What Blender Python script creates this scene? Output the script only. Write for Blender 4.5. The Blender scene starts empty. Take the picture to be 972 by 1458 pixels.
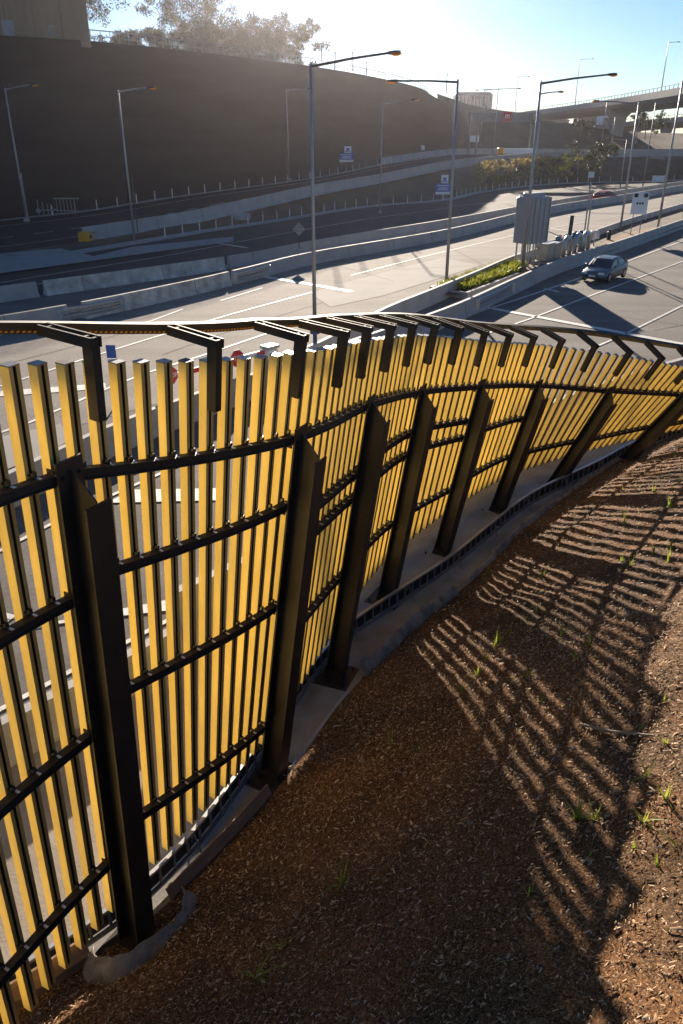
import bpy, bmesh, math, random
import numpy as np
from mathutils import Vector, Matrix, noise
random.seed(7)
rng = np.random.default_rng(11)
sc = bpy.context.scene
COL = sc.collection
R = math.radians
# ------------------------------------------------------------------ camera model (survey of the place)
F = 1113.0; CAM_H = 9.2; PITCH = math.atan(544/1113.0)
cp, sp = math.cos(PITCH), math.sin(PITCH)
def ray(x, y):
    u = (x-486)/F; v = (729-y)/F
    return Vector((u, cp+v*sp, -sp+v*cp))
def G(x, y, z=0.0):
    r = ray(x, y); t = (z-CAM_H)/r.z
    return Vector((r.x*t, r.y*t, z))
def AT(x, y, Y):
    r = ray(x, y); t = Y/r.y
    return Vector((r.x*t, Y, CAM_H+r.z*t))
SUN_EL = 14.6
SUN_AZ = -2.0          # degrees, + to the right of straight ahead
# ------------------------------------------------------------------ materials
def newmat(name):
    m = bpy.data.materials.new(name); m.use_nodes = True
    nt = m.node_tree; b = nt.nodes['Principled BSDF']
    return m, nt, b
def N(nt, t, **kw):
    n = nt.nodes.new(t)
    for k, v in kw.items(): setattr(n, k, v)
    return n
def mat(name, col, rough=0.6, metal=0.0, var=0.0, scale=3.0, bump=0.0, bscale=40.0, spec=0.5, col2=None, detail=6.0, stretch=None, streak=0.0):
    m, nt, b = newmat(name)
    b.inputs['Roughness'].default_value = rough; b.inputs['Metallic'].default_value = metal
    b.inputs['Specular IOR Level'].default_value = spec
    b.inputs['Base Color'].default_value = (*col, 1)
    g = N(nt, 'ShaderNodeNewGeometry')
    src = g.outputs['Position']
    if stretch:
        mp = N(nt, 'ShaderNodeMapping'); mp.inputs['Scale'].default_value = stretch
        nt.links.new(src, mp.inputs['Vector']); src = mp.outputs['Vector']
    if var > 0 or col2:
        n = N(nt, 'ShaderNodeTexNoise'); n.inputs['Scale'].default_value = scale; n.inputs['Detail'].default_value = detail
        n.inputs['Roughness'].default_value = 0.65
        nt.links.new(src, n.inputs['Vector'])
        mx = N(nt, 'ShaderNodeMix', data_type='RGBA')
        c2 = col2 if col2 else tuple(c*(1+var) for c in col)
        c1 = col if col2 else tuple(c*(1-var) for c in col)
        mx.inputs[6].default_value = (*c1, 1); mx.inputs[7].default_value = (*c2, 1)
        rp = N(nt, 'ShaderNodeValToRGB'); rp.color_ramp.elements[0].position = 0.32; rp.color_ramp.elements[1].position = 0.68
        nt.links.new(n.outputs['Fac'], rp.inputs['Fac'])
        nt.links.new(rp.outputs['Color'], mx.inputs[0])
        nt.links.new(mx.outputs[2], b.inputs['Base Color'])
        if streak > 0:          # tyre wear along the carriageway, oil drips and fine grain
            mp2 = N(nt, 'ShaderNodeMapping'); mp2.inputs['Rotation'].default_value = (0, 0, -0.95); mp2.inputs['Scale'].default_value = (0.03, 0.75, 1)
            nt.links.new(g.outputs['Position'], mp2.inputs['Vector'])
            n3 = N(nt, 'ShaderNodeTexNoise'); n3.inputs['Scale'].default_value = 1.0; n3.inputs['Detail'].default_value = 3; nt.links.new(mp2.outputs[0], n3.inputs['Vector'])
            n4 = N(nt, 'ShaderNodeTexNoise'); n4.inputs['Scale'].default_value = 9.0; n4.inputs['Detail'].default_value = 8; nt.links.new(g.outputs['Position'], n4.inputs['Vector'])
            ad = N(nt, 'ShaderNodeMath', operation='ADD'); nt.links.new(n3.outputs['Fac'], ad.inputs[0]); nt.links.new(n4.outputs['Fac'], ad.inputs[1])
            mr = N(nt, 'ShaderNodeMapRange'); mr.inputs[1].default_value = 0.7; mr.inputs[2].default_value = 1.3; mr.inputs[3].default_value = 1-streak; mr.inputs[4].default_value = 1+streak*0.6
            nt.links.new(ad.outputs[0], mr.inputs[0])
            hs = N(nt, 'ShaderNodeHueSaturation'); nt.links.new(mr.outputs[0], hs.inputs['Value']); nt.links.new(mx.outputs[2], hs.inputs['Color']); nt.links.new(hs.outputs[0], b.inputs['Base Color'])
    if bump > 0:
        n2 = N(nt, 'ShaderNodeTexNoise'); n2.inputs['Scale'].default_value = bscale; n2.inputs['Detail'].default_value = 5
        nt.links.new(src, n2.inputs['Vector'])
        bp = N(nt, 'ShaderNodeBump'); bp.inputs['Strength'].default_value = bump; bp.inputs['Distance'].default_value = 0.02
        nt.links.new(n2.outputs['Fac'], bp.inputs['Height']); nt.links.new(bp.outputs['Normal'], b.inputs['Normal'])
    return m
def leafmat(name, col, col2, trans=0.35):
    m, nt, b = newmat(name)
    g = N(nt, 'ShaderNodeNewGeometry')
    mx = N(nt, 'ShaderNodeMix', data_type='RGBA')
    mx.inputs[6].default_value = (*col, 1); mx.inputs[7].default_value = (*col2, 1)
    nt.links.new(g.outputs['Random Per Island'], mx.inputs[0])
    nt.links.new(mx.outputs[2], b.inputs['Base Color']); b.inputs['Roughness'].default_value = 0.55
    tr = N(nt, 'ShaderNodeBsdfTranslucent'); nt.links.new(mx.outputs[2], tr.inputs['Color'])
    ms = N(nt, 'ShaderNodeMixShader'); ms.inputs[0].default_value = trans
    out = nt.nodes['Material Output']
    nt.links.new(b.outputs[0], ms.inputs[1]); nt.links.new(tr.outputs[0], ms.inputs[2]); nt.links.new(ms.outputs[0], out.inputs['Surface'])
    return m
M = {}
M['post'] = mat('dark_bronze_paint', (0.026, 0.019, 0.015), 0.5, 0.0, 0.4, 2.0, 0.1, 50, spec=0.45)
M['rail'] = mat('rail_bronze_paint', (0.03, 0.023, 0.018), 0.62, 0.0, 0.3, 3.0, 0.15, 60, spec=0.3)
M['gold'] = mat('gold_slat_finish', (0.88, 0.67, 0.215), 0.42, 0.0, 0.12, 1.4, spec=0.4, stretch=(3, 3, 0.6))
def per_object(m, amt):
    nt = m.node_tree; b = nt.nodes['Principled BSDF']; lk = b.inputs['Base Color'].links[0].from_socket
    oi = N(nt, 'ShaderNodeObjectInfo'); mr = N(nt, 'ShaderNodeMapRange'); mr.inputs[3].default_value = 1-amt; mr.inputs[4].default_value = 1+amt*0.4
    hs = N(nt, 'ShaderNodeHueSaturation'); nt.links.new(oi.outputs['Random'], mr.inputs[0]); nt.links.new(mr.outputs[0], hs.inputs['Value'])
    nt.links.new(lk, hs.inputs['Color']); nt.links.new(hs.outputs[0], b.inputs['Base Color'])
M['goldshade'] = mat('gold_slat_front_shaded', (0.62, 0.38, 0.11), 0.45, 0.0, 0.3, 1.5, spec=0.5, stretch=(3, 3, 0.5))  # same gold as the sides, darkened for the shaded front faces
per_object(M['gold'], 0.10)
M['groove'] = mat('slat_groove', (0.07, 0.042, 0.018), 0.5)
M['cap'] = mat('slat_end_cap', (0.34, 0.33, 0.31), 0.35, 0.7)
M['clip'] = mat('steel_clip', (0.10, 0.095, 0.09), 0.25, 0.9)
M['shim'] = mat('bright_shim_plate', (0.55, 0.53, 0.5), 0.35, 0.6)
M['galv'] = mat('galvanised_steel', (0.42, 0.43, 0.44), 0.42, 0.75, 0.15, 5)
M['galvdull'] = mat('dull_galvanised_steel', (0.24, 0.245, 0.255), 0.5, 0.5, 0.15, 5)
M['pole'] = mat('galvanised_pole', (0.33, 0.33, 0.34), 0.45, 0.55, 0.12, 2)
M['poledark'] = mat('dark_arm_paint', (0.07, 0.065, 0.06), 0.45, 0.4)
M['concrete'] = mat('concrete', (0.33, 0.31, 0.285), 0.8, 0, 0.16, 1.2, 0.25, 30)
M['apron'] = mat('apron_concrete', (0.36, 0.31, 0.25), 0.85, 0, 0.2, 0.7, 0.3, 25, col2=(0.22, 0.175, 0.13))
M['barrier'] = mat('barrier_concrete', (0.36, 0.345, 0.325), 0.75, 0, 0.14, 0.8, 0.2, 20)
M['barrierold'] = mat('stained_bounce_lit_concrete', (0.68, 0.66, 0.58), 0.8, 0, 0.3, 1.3, 0.3, 20, col2=(0.30, 0.28, 0.24))  # stained concrete, base tone lifted for light reflected off the road
M['slab'] = mat('pale_slab_concrete', (0.36, 0.335, 0.30), 0.9, 0, 0.2, 0.4, 0.2, 20, spec=0.2, col2=(0.29, 0.268, 0.24))
M['asphalt'] = mat('asphalt', (0.165, 0.148, 0.132), 0.9, 0, 0.2, 0.25, 0.35, 60, spec=0.2, streak=0.30)
M['asphaltold'] = mat('worn_asphalt', (0.27, 0.24, 0.207), 0.9, 0, 0.2, 0.22, 0.3, 60, col2=(0.215, 0.19, 0.165), spec=0.2, streak=0.34)
M['asphaltdark'] = mat('dark_asphalt', (0.045, 0.045, 0.048), 0.85, 0, 0.2, 0.3, 0.3, 60, spec=0.25, streak=0.3)  # darker asphalt for the far road, ramp and joint lines
M['paint'] = mat('white_road_paint', (0.66, 0.64, 0.60), 0.7, 0, 0.22, 5, streak=0.3)
M['yellowpaint'] = mat('yellow_road_paint', (0.6, 0.42, 0.08), 0.6)
M['soil'] = mat('bare_soil', (0.12, 0.085, 0.055), 0.95, 0, 0.35, 0.5, 0.5, 6)
M['slope'] = mat('mulched_slope', (0.095, 0.066, 0.042), 0.95, 0, 0.35, 0.35, 0.6, 8)
M['hill'] = mat('dry_hill', (0.11, 0.075, 0.045), 0.95, 0, 0.35, 0.1, 0.6, 3)
M['stone'] = mat('dusty_stone', (0.16, 0.14, 0.125), 0.9, 0, 0.3, 20)
M['timber'] = mat('weathered_board', (0.22, 0.13, 0.08), 0.8, 0, 0.25, 2.5, 0.3, 25, stretch=(1, 1, 6))
M['fabric'] = mat('geotextile_cloth', (0.24, 0.20, 0.155), 0.9, 0, 0.45, 4.0, 0.5, 30)
M['black'] = mat('black_rubber', (0.012, 0.012, 0.013), 0.6)
M['darkpanel'] = mat('dark_infill', (0.02, 0.02, 0.022), 0.6)
M['white'] = mat('white_sheet', (0.75, 0.75, 0.74), 0.5, 0, 0.05, 3)
M['blue'] = mat('blue_sign_face', (0.03, 0.10, 0.36), 0.45)
M['red'] = mat('red_sign_face', (0.50, 0.02, 0.03), 0.45)
M['yellow'] = mat('yellow_cushion', (0.75, 0.32, 0.02), 0.5)
M['purple'] = mat('dark_purple_pipe', (0.03, 0.018, 0.045), 0.5)
M['teal'] = mat('blue_valve_paint', (0.02, 0.10, 0.17), 0.45)
M['beige'] = mat('beige_machine_box', (0.42, 0.35, 0.25), 0.5, 0, 0.1, 3)
M['cabinet'] = mat('grey_cabinet_paint', (0.36, 0.36, 0.37), 0.42, 0.3, 0.08, 1.5)
M['carsilver'] = mat('silver_blue_car_paint', (0.11, 0.135, 0.155), 0.28, 0.6)
M['carred'] = mat('red_car_paint', (0.40, 0.02, 0.02), 0.3, 0.1)
M['carwhite'] = mat('white_car_paint', (0.65, 0.66, 0.68), 0.3)
M['glass'] = mat('dark_car_glass', (0.015, 0.02, 0.025), 0.08, 0, spec=0.8)
M['tyre'] = mat('tyre_rubber', (0.015, 0.015, 0.015), 0.8)
M['rim'] = mat('alloy_rim', (0.4, 0.4, 0.42), 0.3, 0.8)
M['lamp'] = mat('headlamp_lens', (0.7, 0.72, 0.75), 0.15)
M['tail'] = mat('tail_lamp_lens', (0.5, 0.02, 0.02), 0.2)
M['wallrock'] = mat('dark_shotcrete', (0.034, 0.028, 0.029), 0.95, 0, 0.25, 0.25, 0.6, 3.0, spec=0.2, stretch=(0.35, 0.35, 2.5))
M['brownwall'] = mat('brown_render', (0.24, 0.17, 0.11), 0.85, 0, 0.15, 0.5, stretch=(1, 1, 0.2))
M['bark'] = mat('gum_bark', (0.22, 0.18, 0.14), 0.85, 0, 0.3, 3)
M['leaf'] = leafmat('gum_leaf', (0.028, 0.04, 0.014), (0.06, 0.07, 0.026), 0.15)
M['leafdark'] = leafmat('bush_leaf', (0.03, 0.04, 0.018), (0.085, 0.09, 0.04), 0.3)
M['leafyel'] = leafmat('yellow_green_leaf', (0.34, 0.33, 0.03), (0.16, 0.20, 0.03), 0.5)
M['cover'] = leafmat('ground_cover_leaf', (0.55, 0.42, 0.17), (0.14, 0.12, 0.04), 0.55)
M['grass'] = leafmat('grass_blade', (0.42, 0.42, 0.06), (0.18, 0.26, 0.04), 0.55)
M['amber'] = None
def amber():
    m, nt, b = newmat('amber_lens_and_sun_dots')
    b.inputs['Base Color'].default_value = (0.9, 0.42, 0.04, 1); b.inputs['Roughness'].default_value = 0.3
    tr = N(nt, 'ShaderNodeBsdfTranslucent'); tr.inputs['Color'].default_value = (0.95, 0.5, 0.06, 1)
    ms = N(nt, 'ShaderNodeMixShader'); ms.inputs[0].default_value = 0.6
    nt.links.new(b.outputs[0], ms.inputs[1]); nt.links.new(tr.outputs[0], ms.inputs[2]); nt.links.new(ms.outputs[0], nt.nodes['Material Output'].inputs['Surface'])
    return m
M['amber'] = amber()
def mulchmat():
    m, nt, b = newmat('wood_chip_mulch')
    g = N(nt, 'ShaderNodeNewGeometry')
    v = N(nt, 'ShaderNodeTexVoronoi'); v.inputs['Scale'].default_value = 75
    nz = N(nt, 'ShaderNodeTexNoise'); nz.inputs['Scale'].default_value = 60
    mixv = N(nt, 'ShaderNodeMix', data_type='VECTOR'); mixv.inputs[0].default_value = 0.04
    nt.links.new(g.outputs['Position'], nz.inputs['Vector'])
    nt.links.new(g.outputs['Position'], mixv.inputs[4]); nt.links.new(nz.outputs['Color'], mixv.inputs[5])
    nt.links.new(mixv.outputs[1], v.inputs['Vector'])
    sep = N(nt, 'ShaderNodeSeparateColor'); nt.links.new(v.outputs['Color'], sep.inputs[0])
    rp = N(nt, 'ShaderNodeValToRGB'); e = rp.color_ramp.elements
    e[0].position = 0.0; e[0].color = (0.035, 0.018, 0.009, 1)
    e[1].position = 1.0; e[1].color = (0.43, 0.285, 0.16, 1)
    for p, c in ((0.35, (0.14, 0.07, 0.026, 1)), (0.75, (0.25, 0.14, 0.058, 1))):
        k = e.new(p); k.color = c
    nt.links.new(sep.outputs[0], rp.inputs['Fac'])
    n2 = N(nt, 'ShaderNodeTexNoise'); n2.inputs['Scale'].default_value = 0.7; n2.inputs['Detail'].default_value = 4
    nt.links.new(g.outputs['Position'], n2.inputs['Vector'])
    r2 = N(nt, 'ShaderNodeValToRGB'); r2.color_ramp.elements[0].position = 0.38; r2.color_ramp.elements[0].color = (0.55, 0.52, 0.50, 1)
    r2.color_ramp.elements[1].position = 0.62; r2.color_ramp.elements[1].color = (1.02, 0.84, 0.68, 1)
    nt.links.new(n2.outputs['Fac'], r2.inputs['Fac'])
    mu = N(nt, 'ShaderNodeMix', data_type='RGBA', blend_type='MULTIPLY'); mu.inputs[0].default_value = 1
    nt.links.new(rp.outputs['Color'], mu.inputs[6]); nt.links.new(r2.outputs['Color'], mu.inputs[7])
    nt.links.new(mu.outputs[2], b.inputs['Base Color']); b.inputs['Roughness'].default_value = 0.9
    b.inputs['Specular IOR Level'].default_value = 0.2
    bp = N(nt, 'ShaderNodeBump'); bp.inputs['Strength'].default_value = 0.9; bp.inputs['Distance'].default_value = 0.03
    nt.links.new(sep.outputs[1], bp.inputs['Height']); nt.links.new(bp.outputs['Normal'], b.inputs['Normal'])
    return m
M['mulch'] = mulchmat()
def chipmat():
    m, nt, b = newmat('wood_chip')
    g = N(nt, 'ShaderNodeNewGeometry')
    rp = N(nt, 'ShaderNodeValToRGB'); e = rp.color_ramp.elements
    e[0].position = 0; e[0].color = (0.075, 0.036, 0.014, 1); e[1].position = 1; e[1].color = (0.68, 0.54, 0.38, 1)
    for p, c in ((0.45, (0.24, 0.13, 0.056, 1)), (0.85, (0.55, 0.37, 0.205, 1))):
        k = e.new(p); k.color = c
    nt.links.new(g.outputs['Random Per Island'], rp.inputs['Fac']); nt.links.new(rp.outputs['Color'], b.inputs['Base Color'])
    b.inputs['Roughness'].default_value = 0.8; b.inputs['Specular IOR Level'].default_value = 0.3
    return m
M['chip'] = chipmat()
# ------------------------------------------------------------------ mesh builder
class MB:
    def __init__(s): s.v = []; s.f = []; s.m = []
    def quad(s, a, b, c, d, mi=0):
        i = len(s.v); s.v += [tuple(a), tuple(b), tuple(c), tuple(d)]; s.f.append((i, i+1, i+2, i+3)); s.m.append(mi)
    def tri(s, a, b, c, mi=0):
        i = len(s.v); s.v += [tuple(a), tuple(b), tuple(c)]; s.f.append((i, i+1, i+2)); s.m.append(mi)
    def poly(s, pts, mi=0):
        i = len(s.v); s.v += [tuple(p) for p in pts]; s.f.append(tuple(range(i, i+len(pts)))); s.m.append(mi)
    def hexa(s, p, mi=0):                       # 8 points: bottom 4, top 4
        i = len(s.v); s.v += [tuple(q) for q in p]
        for f in ((0, 3, 2, 1), (4, 5, 6, 7), (0, 1, 5, 4), (1, 2, 6, 5), (2, 3, 7, 6), (3, 0, 4, 7)):
            s.f.append(tuple(i+k for k in f)); s.m.append(mi)
    def box(s, c, h, ax=None, mi=0):            # centre, half sizes, axes
        c = Vector(c); a = ax or (Vector((1, 0, 0)), Vector((0, 1, 0)), Vector((0, 0, 1)))
        x, y, z = a[0]*h[0], a[1]*h[1], a[2]*h[2]
        s.hexa([c-x-y-z, c+x-y-z, c+x+y-z, c-x+y-z, c-x-y+z, c+x-y+z, c+x+y+z, c-x+y+z], mi)
    def cham(s, c, h, b, ax=None, mi=0):        # box with chamfered vertical edges and top
        c = Vector(c); a = ax or (Vector((1, 0, 0)), Vector((0, 1, 0)), Vector((0, 0, 1)))
        def ring(z, k):
            X, Y = h[0]-k, h[1]-k
            return [c+a[0]*px+a[1]*py+a[2]*z for px, py in ((-X+b, -Y), (X-b, -Y), (X, -Y+b), (X, Y-b), (X-b, Y), (-X+b, Y), (-X, Y-b), (-X, -Y+b))]
        s.loft([ring(-h[2], 0), ring(h[2]-b, 0), ring(h[2], b)], mi, True)
    def loft(s, rings, mi=0, caps=True):
        i = len(s.v); n = len(rings[0])
        for r in rings: s.v += [tuple(p) for p in r]
        for k in range(len(rings)-1):
            for j in range(n):
                s.f.append((i+k*n+j, i+k*n+(j+1) % n, i+(k+1)*n+(j+1) % n, i+(k+1)*n+j)); s.m.append(mi)
        if caps:
            s.f.append(tuple(i+j for j in reversed(range(n)))); s.m.append(mi)
            q = i+(len(rings)-1)*n; s.f.append(tuple(q+j for j in range(n))); s.m.append(mi)
    def tube(s, pts, r, n=8, mi=0, caps=True):
        pts = [Vector(p) for p in pts]
        rs = r if isinstance(r, (list, tuple)) else [r]*len(pts)
        rings = []; ref = None
        for k, p in enumerate(pts):
            d = (pts[min(k+1, len(pts)-1)]-pts[max(k-1, 0)]).normalized()
            if ref is None: ref = Vector((0, 0, 1)) if abs(d.z) < 0.9 else Vector((1, 0, 0))
            a = d.cross(ref).normalized(); b = a.cross(d).normalized(); ref = b
            rings.append([p+(a*math.cos(2*math.pi*j/n)+b*math.sin(2*math.pi*j/n))*rs[k] for j in range(n)])
        s.loft(rings, mi, caps)
    def sweep(s, pts, prof, up=None, mi=0, caps=True):   # prof: (side, up) with side = right of travel
        pts = [Vector(p) for p in pts]; rings = []
        for k, p in enumerate(pts):
            d = (pts[min(k+1, len(pts)-1)]-pts[max(k-1, 0)]).normalized()
            u = up[k] if isinstance(up, list) else Vector((0, 0, 1))
            side = d.cross(u).normalized(); uu = side.cross(d).normalized()
            rings.append([p+side*a+uu*b for a, b in prof])
        s.loft(rings, mi, caps)
    def build(s, name, mats, parent=None, smooth=False, origin=None):
        me = bpy.data.meshes.new(name)
        o = Vector((0, 0, 0))
        if parent is not None: o = ROOT[parent.name]
        elif origin is not None: o = Vector(origin)
        me.from_pydata([(a-o.x, b-o.y, c-o.z) for a, b, c in s.v], [], s.f)
        for m in (mats if isinstance(mats, (list, tuple)) else [mats]): me.materials.append(m)
        me.polygons.foreach_set('material_index', s.m)
        if smooth:
            me.polygons.foreach_set('use_smooth', [True]*len(s.f))
        me.update()
        ob = bpy.data.objects.new(name, me); COL.objects.link(ob)
        if parent is not None: ob.parent = parent; ROOT[ob.name] = o
        elif origin is not None: ob.location = o; ROOT[ob.name] = o
        else: ROOT[ob.name] = o
        return ob
ROOT = {}
def tag(o, label=None, cat=None, group=None, kind=None):
    if label: o['label'] = label
    if cat: o['category'] = cat
    if group: o['group'] = group
    if kind: o['kind'] = kind
    return o
def empty(name, loc, label, cat, group=None):
    o = bpy.data.objects.new(name, None); COL.objects.link(o); o.location = loc; o.empty_display_size = 0.3
    ROOT[o.name] = Vector(loc)
    return tag(o, label, cat, group)
def copy_tree(o, loc=None, rotz=None, parent=None, scale=None):
    c = o.copy(); COL.objects.link(c)
    if parent is not None: c.parent = parent
    if loc is not None: c.location = loc
    if rotz is not None: c.rotation_euler = (0, 0, rotz)
    if scale is not None: c.scale = (scale, scale, scale)
    for ch in list(o.children): copy_tree(ch, parent=c)
    return c
def struct(mb, name, m, smooth=False):
    return tag(mb.build(name, m, smooth=smooth), kind='structure')
# ------------------------------------------------------------------ curve helpers
def cr(P, s):                                   # Catmull-Rom through P at parameter s (index units)
    n = len(P); i = max(0, min(n-2, int(math.floor(s)))); t = s-i
    p1, p2 = P[i], P[i+1]
    p0 = P[i-1] if i > 0 else p1*2-p2
    p3 = P[i+2] if i+2 < n else p2*2-p1
    return (p1*2+(p2-p0)*t+(p0*2-p1*5+p2*4-p3)*t*t+(p1*3-p0-p2*3+p3)*t**3)*0.5
def resample(P, step):
    P = [Vector(p) if len(p) == 3 else Vector((p[0], p[1], 0)) for p in P]
    pts = []
    for i in range((len(P)-1)*24+1): pts.append(cr(P, i/24))
    out = [pts[0]]; acc = 0
    for a, b in zip(pts, pts[1:]):
        L = (b-a).length; d = step-acc
        while d <= L:
            out.append(a+(b-a)*(d/L)); d += step
        acc = L-(d-step)
    if (out[-1]-pts[-1]).length > step*0.3: out.append(pts[-1])
    return out
def norm2(pts, k):
    d = pts[min(k+1, len(pts)-1)]-pts[max(k-1, 0)]
    d = Vector((d.x, d.y, 0)).normalized()
    return Vector((d.y, -d.x, 0))
def ruled(A, B, n, m=1):
    mb = MB()
    A = [Vector(p) if len(p) == 3 else Vector((p[0], p[1], 0)) for p in A]; B = [Vector(p) if len(p) == 3 else Vector((p[0], p[1], 0)) for p in B]
    g = []
    for i in range(n+1):
        a = cr(A, i/n*(len(A)-1)); b = cr(B, i/n*(len(B)-1))
        g.append([a+(b-a)*(j/m) for j in range(m+1)])
    for r in g: mb.v += [tuple(p) for p in r]
    for i in range(n):
        for j in range(m):
            q = i*(m+1)+j; mb.f.append((q, q+m+1, q+m+2, q+1)); mb.m.append(0)
    return mb
# ================================================================== FENCE
FB = [Vector((*p, 0)) for p in ((-4.05, 3.75), (-2.74, 6.53), (-1.28, 9.37), (-0.32, 11.87), (0.79, 14.58), (2.24, 16.65), (4.02, 19.0), (6.0, 20.77), (8.54, 22.49), (11.25, 24.05))]
FT = [Vector(p) for p in ((-3.78, 3.62, 7.75), (-2.41, 6.36, 7.48), (-0.43, 8.98, 6.85), (0.52, 11.54, 6.37), (1.61, 14.14, 5.82), (3.06, 16.04, 5.24), (4.89, 18.21, 4.60), (7.17, 19.25, 4.04), (9.77, 20.67, 3.31), (12.55, 21.95, 2.75))]
SB = [0.54, 0.54, 0.5, 0.6, 0.75, 0.92, 0.82, 0.8, 0.75, 0.75]
def lerpl(L, s):
    i = max(0, min(len(L)-2, int(s))); t = s-i
    return L[i]*(1-t)+L[i+1]*t
def sag(s): return 0.085*math.sin(math.pi*(s-0.8)/1.2) if 0.8 < s < 2 else 0.0
def fr(s):
    b = cr(FB, s); t_ = cr(FT, s)-Vector((0, 0, sag(s)))
    e = 0.02
    tg = (cr(FB, min(s+e, 9))-cr(FB, max(s-e, 0))+cr(FT, min(s+e, 9))-cr(FT, max(s-e, 0)))
    tg.z = 0; tg.normalize()
    D = (t_-b).normalized(); n = tg.cross(D).normalized(); tg2 = D.cross(n).normalized()
    return b, t_, tg2, n, D
def fp(s, z):
    b, t_, tg, n, D = fr(s)
    return b+(t_-b)*(z/t_.z), tg, n, D
fence = empty('slat_fence', (1.5, 15.0, 0), 'tall curved fence of golden slats on dark bronze posts, leaning more towards the right', 'fence')
# slats
slat_s = []
def arc(s): return ((cr(FB, s+0.01)-cr(FB, s)).length+(cr(FT, s+0.01)-cr(FT, s)).length)*50
s = 0.30; SP = 0.265
while s < 8.95: slat_s.append(s); s += SP/arc(s)
def slat_mb(mb, s):
    zb = lerpl(SB, s)
    p0, tg, n, D = fp(s, zb); p1 = fr(s)[1]
    q_ = min(1, max(0, (s-3.2)/1.3)); w = 0.055-0.008*q_; d = 0.054-0.002*q_
    base = -0.065
    def ring(p):
        # cross-section with a slot in the front face
        q = [(-w, base), (-0.016, base), (-0.016, base-0.03), (0.016, base-0.03), (0.016, base), (w, base), (w, base-2*d), (-w, base-2*d)]
        return [p+tg*a+n*b for a, b in q]
    r0, r1 = ring(p0), ring(p1)
    i = len(mb.v); mb.v += [tuple(p) for p in r0+r1]
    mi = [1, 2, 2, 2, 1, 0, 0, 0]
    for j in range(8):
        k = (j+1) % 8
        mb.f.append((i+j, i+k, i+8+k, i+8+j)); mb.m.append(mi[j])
    # end caps, set proud as a thin plate
    mb.box(p1+n*(base-d)+D*0.006, (w+0.002, d+0.002, 0.006), (tg, n, D), 3)
    mb.f.append(tuple(i+j for j in reversed(range(8)))); mb.m.append(2)
rest = MB(); nrest = 0
for k, s in enumerate(slat_s):
    if s <= 0.45 or s > 8.75 and k > 99:
        slat_mb(rest, s); nrest += 1; continue
    mb = MB(); slat_mb(mb, s); mb.build('slat', [M['gold'], M['goldshade'], M['groove'], M['cap']], fence)
print('slats', len(slat_s), 'rest', nrest)
if nrest: tag(rest.build('slat', [M['gold'], M['goldshade'], M['groove'], M['cap']], fence), kind='stuff')
# rails
RAILS = [[(6.6, 6.47), (5.3, 5.2), (3.55, 3.5), (1.6, 1.53)], [(6.47, 5.80), (5.36, 4.87), (3.83, 3.3), (1.9, 1.04)],
         [(5.80, 5.37), (4.54, 4.2), (4.1, 3.75), (2.5, 2.2)], [(5.37, 4.75), (4.25, 3.93), (3.75, 3.46), (2.2, 1.9)],
         [(4.75, 4.29), (3.93, 3.5), (3.46, 3.1), (1.85, 1.75)], [(4.29, 3.63), (3.1, 2.75), (1.8, 1.65)],
         [(3.63, 3.13), (1.6, 1.5)], [(3.13, 2.56), (1.4, 1.35)], [(2.56, 2.15), (1.3, 1.25)]]
for bay, rl in enumerate(RAILS):
    for za, zb in rl:
        pts, ups = [], []
        for k in range(9):
            t = k/8; s = bay+0.012+t*0.976
            p, tg, n, D = fp(s, za+(zb-za)*t-sag(s)*0.8); pts.append(p); ups.append(D)
        mb = MB(); a, h = 0.045, 0.055
        mb.sweep(pts, [(-a, -h), (a, -h), (a, -h+0.016), (a-0.02, -h+0.02), (a-0.02, h-0.02), (a, h-0.016), (a, h), (-a, h)], ups)
        for s in slat_s:
            if bay+0.03 < s < bay+0.97:
                p, tg, n, D = fp(s, za+(zb-za)*(s-bay)-sag(s)*0.8)
                mb.box(p+D*0.0835-n*0.035, (0.02, 0.022, 0.028), (tg, n, D), 1)
                mb.tube([p+D*0.085-n*0.06+tg*0.03, p+D*0.085-n*0.06-tg*0.035], 0.012, 6, 1)
                mb.box(p+D*0.0575+n*0.005+tg*0.012, (0.014, 0.036, 0.0025), (tg, n, D), 2)
        for e in (0.0, 1.0):      # end plate against the post
            s = bay+0.02+e*0.96
            p, tg, n, D = fp(s, za+(zb-za)*e)
            mb.box(p+n*0.0+tg*(0.09 if e == 0 else -0.09), (0.006, 0.043, 0.085), (tg, n, D), 0)
        mb.build('rail', [M['rail'], M['clip'], M['shim']], fence)
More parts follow.
